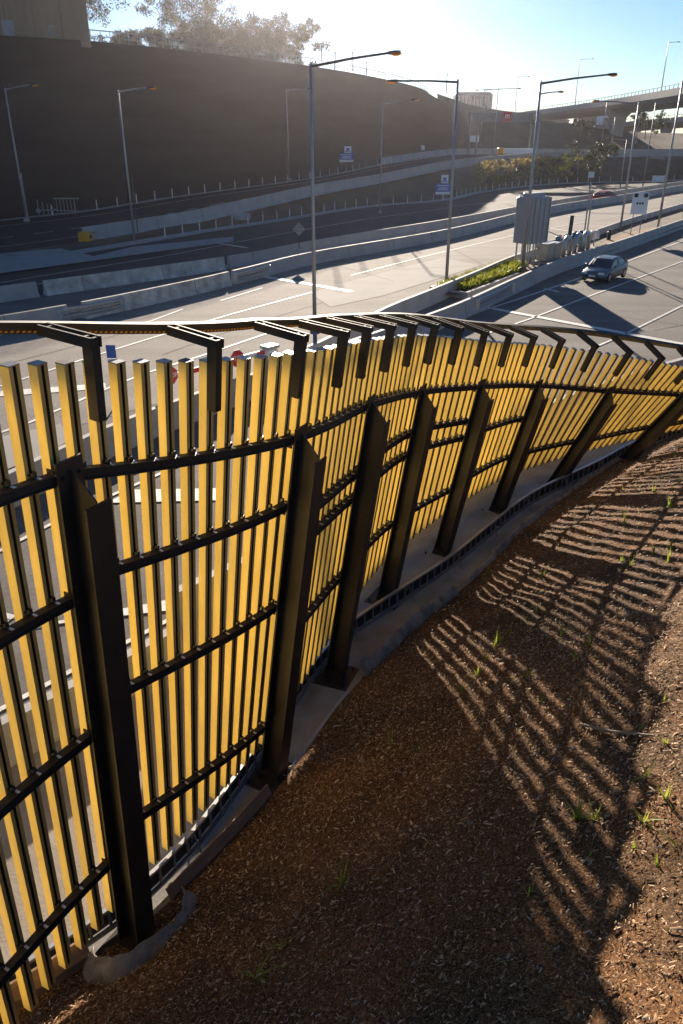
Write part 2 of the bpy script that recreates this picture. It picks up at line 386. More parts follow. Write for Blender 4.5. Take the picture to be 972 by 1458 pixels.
# posts
PZ = [6.6, 6.5, 5.85, 5.42, 4.80, 4.34, 3.68, 3.18, 2.6, 2.2]
for i in range(0, 10):
    b, t_, tg, n, D = fr(float(i))
    top = b+(t_-b)*(PZ[i]/t_.z)
    L = (top-b).length+0.12
    mb = MB(); ax = (tg, n, D)
    W = 0.15
    def seg(o, hw, hn, l0, l1): mb.box(b+n*o+D*((l0+l1)/2), (hw, hn, (l1-l0)/2), ax)
    cut = L-0.34
    l0 = 0.03+0.16
    seg(0.062, W, 0.012, l0, L)                 # flange that carries the rails, with its tongue
    seg(0.214, 0.009, 0.140, l0, cut)           # web
    seg(0.367, W, 0.013, l0, cut-0.02)          # outer flange
    # sloped gusset where the column is cut back
    mb.hexa([b+n*0.0745+D*(cut)-tg*0.009, b+n*0.0745+D*(cut)+tg*0.009, b+n*0.354+D*cut+tg*0.009, b+n*0.354+D*cut-tg*0.009,
             b+n*0.0745+D*(L-0.1)-tg*0.009, b+n*0.0745+D*(L-0.1)+tg*0.009, b+n*0.1+D*(L-0.1)+tg*0.009, b+n*0.1+D*(L-0.1)-tg*0.009])
    seg(0.214, W-0.005, 0.139, cut*0.0+l0+0.001, l0+0.014)
    # bolts
    col = MB()
    for rl in (RAILS[min(i, 8)], RAILS[max(i-1, 0)]):
        for za, zb in rl:
            z = za if rl is RAILS[min(i, 8)] else zb
            for sg in (-1, 1):
                p = b+(t_-b)*(z/t_.z)
                mb.tube([p+n*0.0745+tg*0.1*sg, p+n*0.092+tg*0.1*sg], 0.017, 6)
    post = mb.build('post', M['post'], fence)
    bp = MB(); c = b+n*0.21
    zax = Vector((0, 0, 1)); nh = Vector((n.x, n.y, 0)).normalized(); th = Vector((tg.x, tg.y, 0)).normalized()
    bp.box(c+zax*0.05, (0.36, 0.36, 0.02), (th, nh, zax))
    # short stub joins the leaning shaft to the plate
    bp.hexa([c-th*0.15-nh*0.17+zax*0.07, c+th*0.15-nh*0.17+zax*0.07, c+th*0.15+nh*0.17+zax*0.07, c-th*0.15+nh*0.17+zax*0.07,
             b+n*0.048-tg*0.152+D*0.2, b+n*0.048+tg*0.152+D*0.2, b+n*0.382+tg*0.152+D*0.2, b+n*0.382-tg*0.152+D*0.2])
    for sx in (-1, 1):
        for sy in (-1, 1):
            bp.tube([c+th*0.27*sx+nh*0.27*sy+zax*0.07, c+th*0.27*sx+nh*0.27*sy+zax*0.13], 0.022, 6)
    bp.build('base_plate', M['post'], post)
# top brackets and top rail
ARM = 0.60
br_s = [1.13+k*5/12 for k in range(-2, 19)]
for s in br_s:
    if s < 0.1 or s > 8.9: continue
    b, t_, tg, n, D = fr(s); ax = (tg, n, D)
    mb = MB()
    mb.box(t_+D*(-0.17)+n*0.0, (0.045, 0.062, 0.335), ax)
    mb.box(t_+D*(-0.46)+n*0.045, (0.02, 0.03, 0.02), ax)
    br = mb.build('top_bracket', M['rail'], fence)
    am = MB()
    for sg in (-1, 1):
        am.box(t_+D*0.215-n*(ARM/2-0.035)+tg*0.052*sg, (0.011, ARM/2+0.035, 0.048), ax)
    am.box(t_+D*0.213-n*(-0.05), (0.041, 0.012, 0.044), ax)
    am.box(t_+D*0.213-n*0.04, (0.041, 0.012, 0.044), ax)
    am.box(t_+D*0.213-n*(ARM-0.09), (0.041, 0.012, 0.044), ax)
    am.build('bracket_arm', M['rail'], br)
pts, ups = [], []
k = 0.1
while k <= 8.9:
    b, t_, tg, n, D = fr(k); pts.append(t_+D*0.215-n*(ARM+0.07)); ups.append(D); k += 0.1
mb = MB(); mb.sweep(pts, [(-0.05, -0.05), (0.05, -0.05), (0.05, 0.05), (-0.05, 0.05)], ups)
tr_ = mb.build('top_rail', M['rail'], fence)
mb = MB()
s = 0.45
while s < 2.6:
    b, t_, tg, n, D = fr(s); p = t_+D*0.185-n*(ARM+0.018)
    mb.box(p, (0.016, 0.002, 0.008), (tg, n, D)); s += 0.0165
tag(mb.build('sunlight_dots', M['amber'], tr_), kind='stuff')  # amber dots painted for sunlight shining through the rail's perforations
# ================================================================== BANK of mulch
EP = [(-8.2, -3.0), (-6.3, 1.2), (-4.0, 5.3), (-3.1, 6.1), (-2.4, 6.75), (-1.55, 8.0), (-0.83, 9.2), (-0.01, 10.95), (0.6, 11.9), (1.65, 13.45), (2.5, 14.5), (3.61, 16.1), (4.6, 17.6), (6.57, 20.0), (8.49, 22.2), (10.15, 23.8), (12.0, 25.4), (16, 28.6), (21, 32.2)]
E_ = resample(EP, 0.12)
for _ in range(14):
    E_ = [E_[0]]+[(a+b*2+c)*0.25 for a, b, c in zip(E_, E_[1:], E_[2:])]+[E_[-1]]
SLOPE = 0.595
def hfun(d):
    if d < 0: return 0.12
    if d < 0.6: return 0.12+SLOPE*(d*d/1.2)
    h = 0.12+SLOPE*(d-0.3)
    return h if h < 6.3 else 6.3+(h-6.3)*0.05
EN = []
for k in range(len(E_)):
    a = E_[max(k-14, 0)]; b = E_[min(k+14, len(E_)-1)]; d = (b-a).normalized(); EN.append(Vector((d.y, -d.x, 0)))
def und(x, y):
    p = Vector((x, y, 0))
    return 0.055*noise.noise(p*0.9)+0.032*noise.noise(p*2.6+Vector((7, 3, 0)))+0.014*noise.noise(p*7.0)
ND = 96; DMAX = 14.0
ds = [DMAX*(j/ND)**1.15 for j in range(ND+1)]
mb = MB()
for k in range(len(E_)):
    for d in ds:
        p = E_[k]+EN[k]*d
        mb.v.append((p.x, p.y, hfun(d)+und(p.x, p.y)*min(1, d/0.5)))
for k in range(len(E_)-1):
    for j in range(ND):
        q = k*(ND+1)+j; mb.f.append((q, q+1, q+ND+2, q+ND+1)); mb.m.append(0)
bank = struct(mb, 'mulch_bank', M['mulch'], True)
Earr = np.array([[p.x, p.y] for p in E_]); ENarr = np.array([[p.x, p.y] for p in EN])
def bank_hit(x, y):
    r = ray(x, y); t = 1.0
    while t < 60:
        X, Y, Z = r.x*t, r.y*t, CAM_H+r.z*t
        dd = Earr-np.array([X, Y]); i = int(np.argmin((dd**2).sum(1)))
        d = float(-(dd[i]*ENarr[i]).sum())
        if Z <= hfun(d)+und(X, Y)*min(1, max(d, 0)/0.5): return Vector((X, Y, Z)), EN[i], d
        t += 0.02
    return None
# wood chips, too many to count
def chips(n, smin, smax, dmin, dmax, L0, L1):
    si = rng.uniform(smin, smax, n); dd = rng.uniform(dmin, dmax, n)
    i0 = si.astype(int)
    E2, N2 = Earr[i0], ENarr[i0]
    X = E2[:, 0]+N2[:, 0]*dd+rng.normal(0, .05, n); Y = E2[:, 1]+N2[:, 1]*dd+rng.normal(0, .05, n)
    Z = np.array([hfun(d)+und(x, y)*min(1, d/0.5) for d, x, y in zip(dd, X, Y)])
    nx, ny = -N2[:, 0]*SLOPE, -N2[:, 1]*SLOPE; nz = np.ones(n)
    nl = np.sqrt(nx*nx+ny*ny+1); up = np.stack([nx/nl, ny/nl, nz/nl], 1)
    a = rng.normal(size=(n, 3)); a -= up*(a*up).sum(1)[:, None]*0.75
    a /= np.linalg.norm(a, axis=1)[:, None]
    c = np.cross(up+rng.normal(0, .45, (n, 3)), a); c /= np.linalg.norm(c, axis=1)[:, None]
    h = np.cross(a, c)
    L = rng.uniform(L0, L1, n)[:, None]*0.5; W = L*rng.uniform(0.18, 0.45, n)[:, None]
    P = np.stack([X, Y, Z+0.010], 1)+up*rng.uniform(0, .012, n)[:, None]
    v = np.stack([P-a*L-c*W, P+a*L-c*W*0.7, P+a*L+c*W, P-a*L+c*W*0.8, P+h*W*0.6-a*L*0.6, P+h*W*0.6+a*L*0.6], 1)
    f = np.array([[0, 1, 5, 4], [1, 2, 5, 5], [2, 3, 4, 5], [3, 0, 4, 4]])
    return v, n
def chip_object(sets):
    vs = np.concatenate([v for v, _ in sets]); n = len(vs)
    V = vs.reshape(-1, 3)
    loops = []; starts = []; tot = []
    base = (np.arange(n)*6)[:, None]
    loops = (base+np.array([0, 1, 5, 4, 2, 3, 4, 5, 1, 2, 5, 3, 0, 4])[None, :]).reshape(-1)
    tots = np.tile([4, 4, 3, 3], n); starts = np.concatenate([[0], np.cumsum(tots)[:-1]])
    me = bpy.data.meshes.new('wood_chips')
    me.vertices.add(len(V)); me.vertices.foreach_set('co', V.reshape(-1).astype(np.float32))
    me.loops.add(len(loops)); me.loops.foreach_set('vertex_index', loops.astype(np.int32))
    me.polygons.add(len(tots)); me.polygons.foreach_set('loop_start', starts.astype(np.int32)); me.polygons.foreach_set('loop_total', tots.astype(np.int32))
    me.materials.append(M['chip']); me.update(calc_edges=True); me.validate()
    o = bpy.data.objects.new('wood_chips', me); COL.objects.link(o)
    return tag(o, 'loose brown wood chips covering the sloping bank beside the fence', 'wood chips', kind='stuff')
iv = lambda Y: int(np.argmin(np.abs(Earr[:, 1]-Y)))
chip_object([chips(170000, iv(1.5), iv(13), 0.05, 7.5, 0.010, 0.034), chips(42000, iv(1.5), iv(13), 0.05, 7.5, 0.03, 0.062), chips(2200, iv(1.5), iv(14), 0.05, 7.5, 0.05, 0.10), chips(60000, iv(13), iv(27), 0.05, 9, 0.02, 0.06)])
# ================================================================== GROUND, ROADS
mb = MB(); mb.quad((-900, -300, -0.05), (900, -300, -0.05), (900, 1500, -0.05), (-900, 1500, -0.05)); struct(mb, 'ground', M['soil'])
MED = [(-16, 5), (-12.2, 13), (-9.1, 19.3), (-6.6, 24.4), (-0.3, 33.3), (5.65, 41.6), (10.95, 50.6), (15.85, 58.6), (24.5, 70.6), (35, 85.6), (55, 114), (90, 163)]
MEDB = [(-3.2, 30.9), (-1.0, 34.2), (2.3, 41.6), (5.1, 46.6), (9.0, 53.6), (13.0, 60.9), (19.9, 71.0), (30.6, 88.0), (43, 106), (70, 146), (85, 168)]
D1 = [(-23, 33.5), (-15.3, 41.3), (-9.9, 48.8), (-6.3, 54.9), (-1.9, 62.6), (10.2, 77.8), (25, 101.5), (42, 122.8), (57, 142), (90, 182)]
D2 = [(-28, 40), (-19.6, 48.2), (-8.5, 59.7), (-1.5, 70.2), (11.3, 87), (29, 112), (58, 149), (90, 188)]
VG = [(-42, 42), (-30, 55), (-25, 61.5), (-20.2, 70.1), (-13.1, 83), (-6.8, 93), (4, 111), (15.3, 121.5), (25.2, 141), (41.8, 160), (68, 171), (100, 190)]
mb = MB(); mb.poly([(-60, -20, -0.02), (30, -20, -0.02), (140, 110, -0.02), (140, 215, -0.02), (70, 175, -0.02), (12, 125, -0.02), (-60, 60, -0.02)]); struct(mb, 'near_road', M['asphalt'])
def off(P, k):
    P = [Vector((p[0], p[1], 0)) for p in P]
    return [P[i]+norm2(P, i)*k for i in range(len(P))]
struct(ruled(off(D1, 0.2), [(p[0], p[1]) for p in ((-22, 10), (-14, 20), (-7, 28), (-3.0, 31.2), (1.0, 39), (4.8, 46.3), (12.8, 60.7), (30.4, 88), (70, 146), (92, 172))], 60), 'middle_road', M['asphaltold'])
for o in (bpy.data.objects['middle_road'],): o.location.z = -0.012
struct(ruled(VG, off(D2, -0.2), 60), 'far_road', M['asphaltdark']).location.z = -0.004
def strip(px, w, z=0.004, m='paint'):
    return None
lines = MB(); ylines = MB()
def pline(P, w, mb=lines, z=0.006):
    P = [p if isinstance(p, Vector) else G(*p) for p in P]
    for a, b in zip(P, P[1:]):
        d = (b-a).normalized(); n = Vector((d.y, -d.x, 0))*w/2; zz = Vector((0, 0, z))
        mb.quad(a-n+zz, b-n+zz, b+n+zz, a+n+zz)
def dash(P, w, on, gap, mb=lines, z=0.006):
    Q = resample([G(*p) if not isinstance(p, Vector) else p for p in P], 0.5); k = 0
    per = int((on+gap)/0.5); no = int(on/0.5)
    while k+no < len(Q):
        pline([Q[k], Q[k+no]], w, mb, z); k += per
pline([(634, 460), (760, 418.5), (880, 377), (972, 343), (1100, 296)], 0.16)
pline([(690, 476), (757, 453), (830, 425), (972, 372), (1100, 324)], 0.14)
pline([(840, 497), (885, 478), (972, 435), (1100, 375)], 0.14)
pline([(672, 434), (767, 451.5), (860, 469), (1000, 495)], 0.45)
pline([(775, 411), (795, 415.5)], 0.3)
pline([(0, 702), (60, 679), (130, 651), (202, 619), (270, 593), (400, 548)], 0.15)
pline([(0, 550), (120, 511), (210, 483), (330, 447), (444, 416)], 0.15)
pline([(0, 616), (43, 601), (138, 559), (205, 532), (285, 507), (400, 468)], 0.15)
pline([(-60, 566), (0, 560.5), (96, 553.5), (150, 549)], 0.75)
pline([(-40, 800), (0, 784), (80, 742), (170, 700), (260, 660)], 0.13)
pline([(-40, 915), (0, 880), (10, 873)], 0.5)
mbq = lines
mbq.quad(*[G(*p, 0.006) for p in ((10, 898), (110, 884), (300, 862), (300, 842))][::-1])
mbq.quad(*[G(*p, 0.006) for p in ((150, 716), (310, 712), (310, 695), (190, 697))][::-1])
pline([(-40, 1035), (0, 1010), (60, 978), (119, 945), (173, 918), (260, 872)], 0.12)
pline([(314, 428), (373, 410)], 0.14)
pline([(150, 470), (215, 457), (260, 440)], 0.14)
pline([(373, 393.5), (440, 404.5), (500, 415)], 0.55)
pline([(560, 352), (700, 322), (880, 300)], 0.13)
pline([(500, 392), (600, 366), (740, 333), (800, 322), (905, 303)], 0.15)
pline([(0, 402.5), (120, 383), (240, 363.5), (400, 333), (520, 312), (640, 296)], 0.13)
pline([(18, 411), (74, 401)], 0.13)
pline([(296, 344), (352, 353)], 0.4)
pline([(760, 322), (850, 335)], 0.3)
pline([(640, 293.5), (760, 284), (972, 273)], 0.13)
struct(lines, 'road_markings', M['paint'])
jl = MB()
for P in ([(560, 384), (684, 378)], [(640, 352), (700, 384)], [(470, 375), (560, 400)], [(860, 448), (972, 462)], [(930, 470), (972, 462), (1000, 452)], [(230, 505), (330, 470), (460, 430)], [(0, 520), (90, 497), (200, 468)]):
    pline(P, 0.05, jl, 0.0075)
struct(jl, 'road_joints', M['asphaltdark'])
# pale concrete slabs set in the middle road
mb = MB(); mb.poly([G(*p, 0.001) for p in ((440, 417), (500, 400), (560, 384), (629, 367), (684, 378), (600, 404), (545, 421), (470, 437))][::-1])
struct(mb, 'concrete_slab', M['slab'])
mb = MB(); mb.poly([G(*p, 0.002) for p in ((-50, 640), (0, 622), (85, 603.5), (108, 622), (60, 648), (10, 668), (-50, 695))][::-1]); struct(mb, 'traffic_island', M['slab'])
# apron between fence and near barrier
NB = [Vector(p) for p in ((-9.2, 5.0, 0), (-7.4, 7.3, 0), (-5.36, 9.9, 0), (-4.42, 10.95, 0), (-3.13, 12.45, 0), (0.3, 16.6, 0), (4.0, 21.2, 0), (9.0, 26.6, 0), (15.0, 32.2, 0), (21, 37.5, 0))]
apr = ruled([(p.x, p.y, -0.008) for p in NB], [(-6.2, -2, -0.008), (-5.2, 2.0, -0.008)]+[(p.x, p.y, -0.008) for p in E_[iv(4)::int((len(E_)-iv(4))/8)]][:9], 60)
struct(apr, 'concrete_apron', M['apron'])
# footing strip along the fence
mb = ruled([fr(k/4)[0]-fr(k/4)[3]*0.55+Vector((0, 0, 0.03-0*k)) for k in range(0, 37)], [Vector((p.x, p.y, 0.03)) for p in [E_[int(iv(3.9)+(iv(24.6)-iv(3.9))*k/36)] for k in range(37)]], 72)
for i, v in enumerate(mb.v): mb.v[i] = (v[0], v[1], 0.03)
struct(mb, 'footing_strip', mat('dirty_footing_concrete', (0.36, 0.34, 0.315), 0.9, 0, 0.2, 0.6, 0.3, 18, col2=(0.20, 0.165, 0.125)))
# ================================================================== BARRIERS
FP_ = [(-0.30, 0.0), (-0.30, 0.08), (-0.17, 0.30), (-0.10, 0.85), (0.10, 0.85), (0.17, 0.30), (0.30, 0.08), (0.30, 0.0)]
def barrier(P, label, h=0.85, m='barrier', step=2.0, group=None, z0=None, name='concrete_barrier', w=1.0):
    pts = resample(P, step)
    mb = MB(); mb.sweep(pts, [(a*w, b*h/0.85-0.03) for a, b in FP_][::-1])
    Q = resample(P, 0.5)
    for k in range(5, len(Q)-3, 12):
        d = (Q[k+1]-Q[k]).normalized(); mb.sweep([Q[k]-d*0.014, Q[k]+d*0.014], [(a*w*1.02, b*h/0.85-0.03+(0.004 if b > 0.5 else 0)) for a, b in FP_][::-1], mi=1)
    o = mb.build(name, [M[m], M['groove']], origin=pts[len(pts)//2])
    return tag(o, label, 'barrier', group)
def cut(P, x0, x1):
    Q = resample(P, 0.5); return [q for q in Q if x0 <= q.x <= x1][::4] or Q[:2]
barrier([(p.x, p.y) for p in NB if p.x < -1], 'low concrete barrier right behind the left bays of the golden fence', 0.72)
barrier([(-3.13, 12.45), (0.1, 15.9), (3.6, 20.5), (8.6, 25.6), (14.5, 30.2), (21, 34.5)], 'unseen wall added behind the right fence bays to block sun under the slats', 1.5, name='sun_blocking_wall')  # unseen wall, added to stop low sun passing beneath the slats
barrier(MED, 'long median barrier along the edge of the near road, beside the silver car', 0.9)
barrier(MEDB, 'concrete barrier behind the planted island, edging the middle road', 0.85)
def split_bar(P, xs, labels, mats, h=0.9):
    for (a, b), l, m in zip(zip(xs, xs[1:]), labels, mats):
        Q = [q for q in resample(P, 0.5) if a <= q.x <= b]
        Q = Q[:1]+Q[2:-2:3]+Q[-1:]
        barrier(Q, l, h, m)
split_bar(D1, (-23, -14.2, -7.2, 90), ('grey end section of the nearer roadside barrier at left', 'stained pale precast barrier section between steel transition rails', 'long grey barrier along the left edge of the sunlit middle road'), ('barrier', 'barrierold', 'barrier'))
split_bar(D2, (-28, -18.6, -8.6, 90), ('short grey barrier stub at the far left end', 'stained pale precast barrier section behind the guard rails', 'long grey barrier along the near edge of the shaded far road'), ('barrier', 'barrierold', 'barrier'))
# steel transition rails bolted to the barrier faces
def guard(P, label, h0=0.62, toward=-1, o=0.22):
    Q = resample(P, 0.6); root = empty('guard_rail', Q[len(Q)//2], label, 'guard rail')
    mb = MB()
    QQ = [Vector((q.x, q.y, 0))+norm2(Q, k)*o for k, q in enumerate(Q)]
    prof = [(0, -0.16), (0.06, -0.13), (0.06, -0.08), (0, -0.05), (0, 0.0), (0.06, 0.03), (0.06, 0.08), (0, 0.11), (-0.02, 0.11), (-0.02, -0.16)]
    mb.sweep([q+Vector((0, 0, h0)) for q in QQ], prof[::-1]); mb.build('beam', M['galv'], root)
    mb = MB(); mb.sweep([q+Vector((0, 0, h0-0.34)) for q in QQ], prof[::-1]); mb.build('beam', M['galv'], root)
    for q in (QQ[0], QQ[-1]):
        mb = MB(); mb.box(q+Vector((0, 0, h0-0.18)), (0.12, 0.12, 0.3)); mb.build('end_shoe', M['galv'], root)
    return root
guard(cut(D1, -15.2, -11.8), 'steel guard rail beam on the nearer barrier at far left')
guard(cut(D1, -7.4, -4.6), 'steel transition rail at the right end of the stained barrier')
guard(cut(MED, 7.3, 10.4), 'short steel rail bolted to the median barrier below the planted island')
# ================================================================== RAMP, SLOPE, WALL
RB = [(-40, 55, 0.0), (-30, 66, 0.0), (-23.5, 75, 0.05), (-16.3, 84, 0.5), (-11.8, 90.5, 1.0), (-3.15, 105, 1.9), (5.7, 123, 2.3), (16.6, 140, 3.3), (28.3, 160, 3.6), (39, 170, 4.0), (47.1, 177, 4.0), (75.5, 190, 4.0), (120, 205, 4.0)]
WB = [(-56, 52, 0.9), (-44, 66, 1.1), (-33, 81, 1.25), (-27.1, 89, 1.4), (-19.7, 100, 2.0), (-3.7, 125, 2.85), (6.8, 148, 3.75), (22, 176, 4.5), (38, 188, 4.4), (52, 194, 4.2), (75, 203, 4.0), (120, 216, 4.0)]
VGs = [Vector((p[0], p[1], 0.02)) for p in VG]
sl = ruled(off(VG, -1.3), [Vector(p) for p in RB], 70, 8)
for i, v in enumerate(sl.v):
    if i % 9 not in (0, 8): sl.v[i] = (v[0], v[1], v[2]+0.25*noise.noise(Vector(v)*0.25)+(0.9*math.sin(math.pi*(i % 9)/8) if v[0] > 15 else 0))
struct(sl, 'mulched_slope', M['slope'], True)
kerb = ruled([p+Vector((0, 0, 0.10)) for p in off(VG, -1.4)], [p+Vector((0, 0, 0.10)) for p in off(VG, 0.0)], 70)
kk = ruled([p+Vector((0, 0, 0.10)) for p in off(VG, 0.0)], [p+Vector((0, 0, -0.02)) for p in off(VG, 0.03)], 70)
b0 = len(kerb.v); kerb.v += kk.v; kerb.f += [tuple(i+b0 for i in f) for f in kk.f]; kerb.m += kk.m
struct(kerb, 'verge_kerb', M['concrete'])
ramp = ruled([Vector(p)+Vector((0, 0, 0.02)) for p in RB], [Vector(p) for p in WB], 70, 2)
struct(ramp, 'ramp_road', M['asphaltdark'])
mb = MB(); mb.poly([G(*p, 0.115) for p in ((-60, 372), (0, 361), (86, 353.5), (133, 364.5), (190, 351), (262, 344), (332, 337), (332, 344), (240, 356), (130, 371.5), (0, 389), (-60, 398))][::-1]); struct(mb, 'traffic_pad', M['concrete'])
barrier([p for p in RB[2:]], 'pale concrete parapet along the near side of the rising ramp', 1.25, 'barrier', 2.0)
barrier([p for p in WB[6:]], 'far parapet of the ramp where it passes under the overpass', 1.2, 'barrier', 2.0)
# ramp markings
yl = MB()
def rpt(k, f): return cr([Vector(p) for p in RB], k)*(1-f)+cr([Vector(p) for p in WB], k*(len(WB)-1)/(len(RB)-1))*f
for f, w, dashd in ((0.16, 0.14, False), (0.42, 0.18, True), (0.80, 0.14, False)):
    k = 1.0
    while k < 8:
        a, b = rpt(k, f), rpt(k+0.16, f)
        if not dashd or int(k/0.16) % 2 == 0:
            d = (b-a).normalized(); n = Vector((d.y, -d.x, 0))*w/2; z = Vector((0, 0, 0.035))
            yl.quad(a-n+z, b-n+z, b+n+z, a+n+z)
        k += 0.16
struct(yl, 'ramp_markings', M['paint'])
# pale kerb strip and retained edge at wall foot
off_wb = [Vector(p) for p in WB[:8]]
kb = ruled([p+Vector((0, 0, 0.16)) for p in off_wb], [p+norm2(off_wb, i)*1.3+Vector((0, 0, 0.14)) for i, p in enumerate(off_wb)], 50)
struct(kb, 'wall_foot_kerb', M['concrete'])
# black wall
WT = [(-56, 52, 16.6), (-44, 66, 16.9), (-33, 81, 17.05), (-27.1, 89, 17.3), (-19.7, 100, 17.5), (-3.7, 125, 17.3), (6.8, 148, 17.1), (15.4, 164, 16.3), (19, 172, 15.2), (24, 182, 13.6)]
WBs = [Vector(p) for p in WB[:7]]+[Vector((15.2, 163.5, 4.1)), Vector((19, 171, 4.4)), Vector((24.0, 181, 4.5))]
wt = [Vector(p) for p in WT]
wb2 = [p+Vector((-0.35, 0.25, -0.2)) for p in WBs]; wt2 = [p+Vector((-1.2, 0.9, 0)) for p in wt]
w = ruled(wb2, wt2, 90, 1)
w2 = ruled(wt2, [p+Vector((-1.4, 1.0, 0.0)) for p in wt2], 90, 1)
b0 = len(w.v); w.v += w2.v; w.f += [tuple(i+b0 for i in f) for f in w2.f]; w.m += w2.m
tag(w.build('retaining_wall', M['wallrock']), 'huge dark shotcrete retaining wall along the ramp, trees on its crest', 'wall')
# plateau and hill behind the wall
hill = ruled([p+Vector((-2.5, 1.8, -0.05)) for p in wt2], [Vector((p.x-140, p.y+110, 17.5)) for p in wt2], 40, 6)
struct(hill, 'hilltop', M['hill'])
# hillside that continues the crest to the right, and embankment behind the ramp
HA = [AT(622, 133, 178), AT(645, 141, 215), AT(667, 148.5, 250), AT(700, 155, 290), AT(750, 161.5, 330), AT(800, 166, 360)]
HAb = [Vector((21, 177, 4)), Vector((32, 213, 4.2)), Vector((48, 248, 4.2)), Vector((66, 285, 4)), Vector((92, 322, 4)), Vector((115, 352, 4))]
hA = ruled(HAb, HA, 30, 6); hB = ruled(HA, [p+Vector((20, 90, -1)) for p in HA], 30, 3)
b0 = len(hA.v); hA.v += hB.v; hA.f += [tuple(i+b0 for i in f) for f in hB.f]; hA.m += hB.m
struct(hA, 'dry_hillside', M['hill'], True)
HB0 = [Vector(p)+Vector((0, 1.2, 0)) for p in ((23, 178, 4.4), (38, 190, 4.3), (52, 196, 4.1), (75, 205, 4), (120, 218, 4))]
HB1 = [AT(684, 178, 196), AT(700, 171.5, 205), AT(760, 171.5, 214), AT(820, 177, 222), AT(880, 186, 232), AT(972, 190, 245), AT(1100, 190, 250)]
hb = ruled(HB0, HB1, 40, 8); hb2 = ruled(HB1, [p+Vector((10, 40, -3)) for p in HB1], 40, 2)
b0 = len(hb.v); hb.v += hb2.v; hb.f += [tuple(i+b0 for i in f) for f in hb2.f]; hb.m += hb2.m
for i, v in enumerate(hb.v): hb.v[i] = (v[0], v[1], v[2]+0.25*noise.noise(Vector(v)*0.3))
struct(hb, 'ramp_embankment', M['hill'], True)
# wall-top safety fence
def railing(P, label, h=1.1, step=1.6, m='galvdull', name='safety_railing', rr=0.035, pick=False):
    Q = resample(P, step); root = empty(name, Q[len(Q)//2], label, 'railing')
    for q in Q:
        mb = MB(); mb.box(q+Vector((0, 0, h/2)), (rr, rr, h/2)); mb.build('upright', M[m], root)
    mb = MB(); mb.sweep([q+Vector((0, 0, h)) for q in Q], [(-rr*1.3, -rr*1.3), (rr*1.3, -rr*1.3), (rr*1.3, rr*1.3), (-rr*1.3, rr*1.3)]); mb.build('top_rail', M[m], root)
    mb = MB(); mb.sweep([q+Vector((0, 0, h*0.5)) for q in Q], [(-rr, -rr), (rr, -rr), (rr, rr), (-rr, rr)]); mb.build('mid_rail', M[m], root)
    return root
railing([p+Vector((-0.7, 0.5, 0)) for p in wt2[3:9]], 'safety railing along the crest of the dark wall', 1.1, 1.3)
# brown building on the crest, far left
bl = AT(128, 53, 93)
root = empty('brown_building', (bl.x-12, bl.y-2, 17), 'plain brown rendered building on top of the dark wall, upper left corner', 'building')
mb = MB()
c0 = Vector((bl.x, bl.y, 16.8)); c1 = Vector((bl.x-16, bl.y-11, 16.8)); dv = (c1-c0).normalized(); pv = Vector((dv.y, -dv.x, 0))
mb.hexa([c0, c1, c1+pv*14, c0+pv*14]+[q+Vector((0, 0, 13)) for q in (c0, c1, c1+pv*14, c0+pv*14)]); mb.build('walls', M['brownwall'], root)
mb = MB()
for k in range(1, 7): mb.box(c0+dv*k*2.7-pv*0.06+Vector((0, 0, 6.5)), (0.06, 0.05, 6.4), (dv, pv, Vector((0, 0, 1))))
mb.build('wall_ribs', M['brownwall'], root)
mb = MB(); mb.box(c0+dv*9.5+pv*7+Vector((0, 0, 13.15)), (10.2, 7.6, 0.15), (dv, pv, Vector((0, 0, 1)))); mb.build('roof', M['galvdull'], root)
mb = MB(); mb.box(c0+dv*8.0-pv*0.08+Vector((0, 0, 0.9)), (0.55, 0.04, 1.0), (dv, pv, Vector((0, 0, 1)))); mb.build('door', M['galvdull'], root)
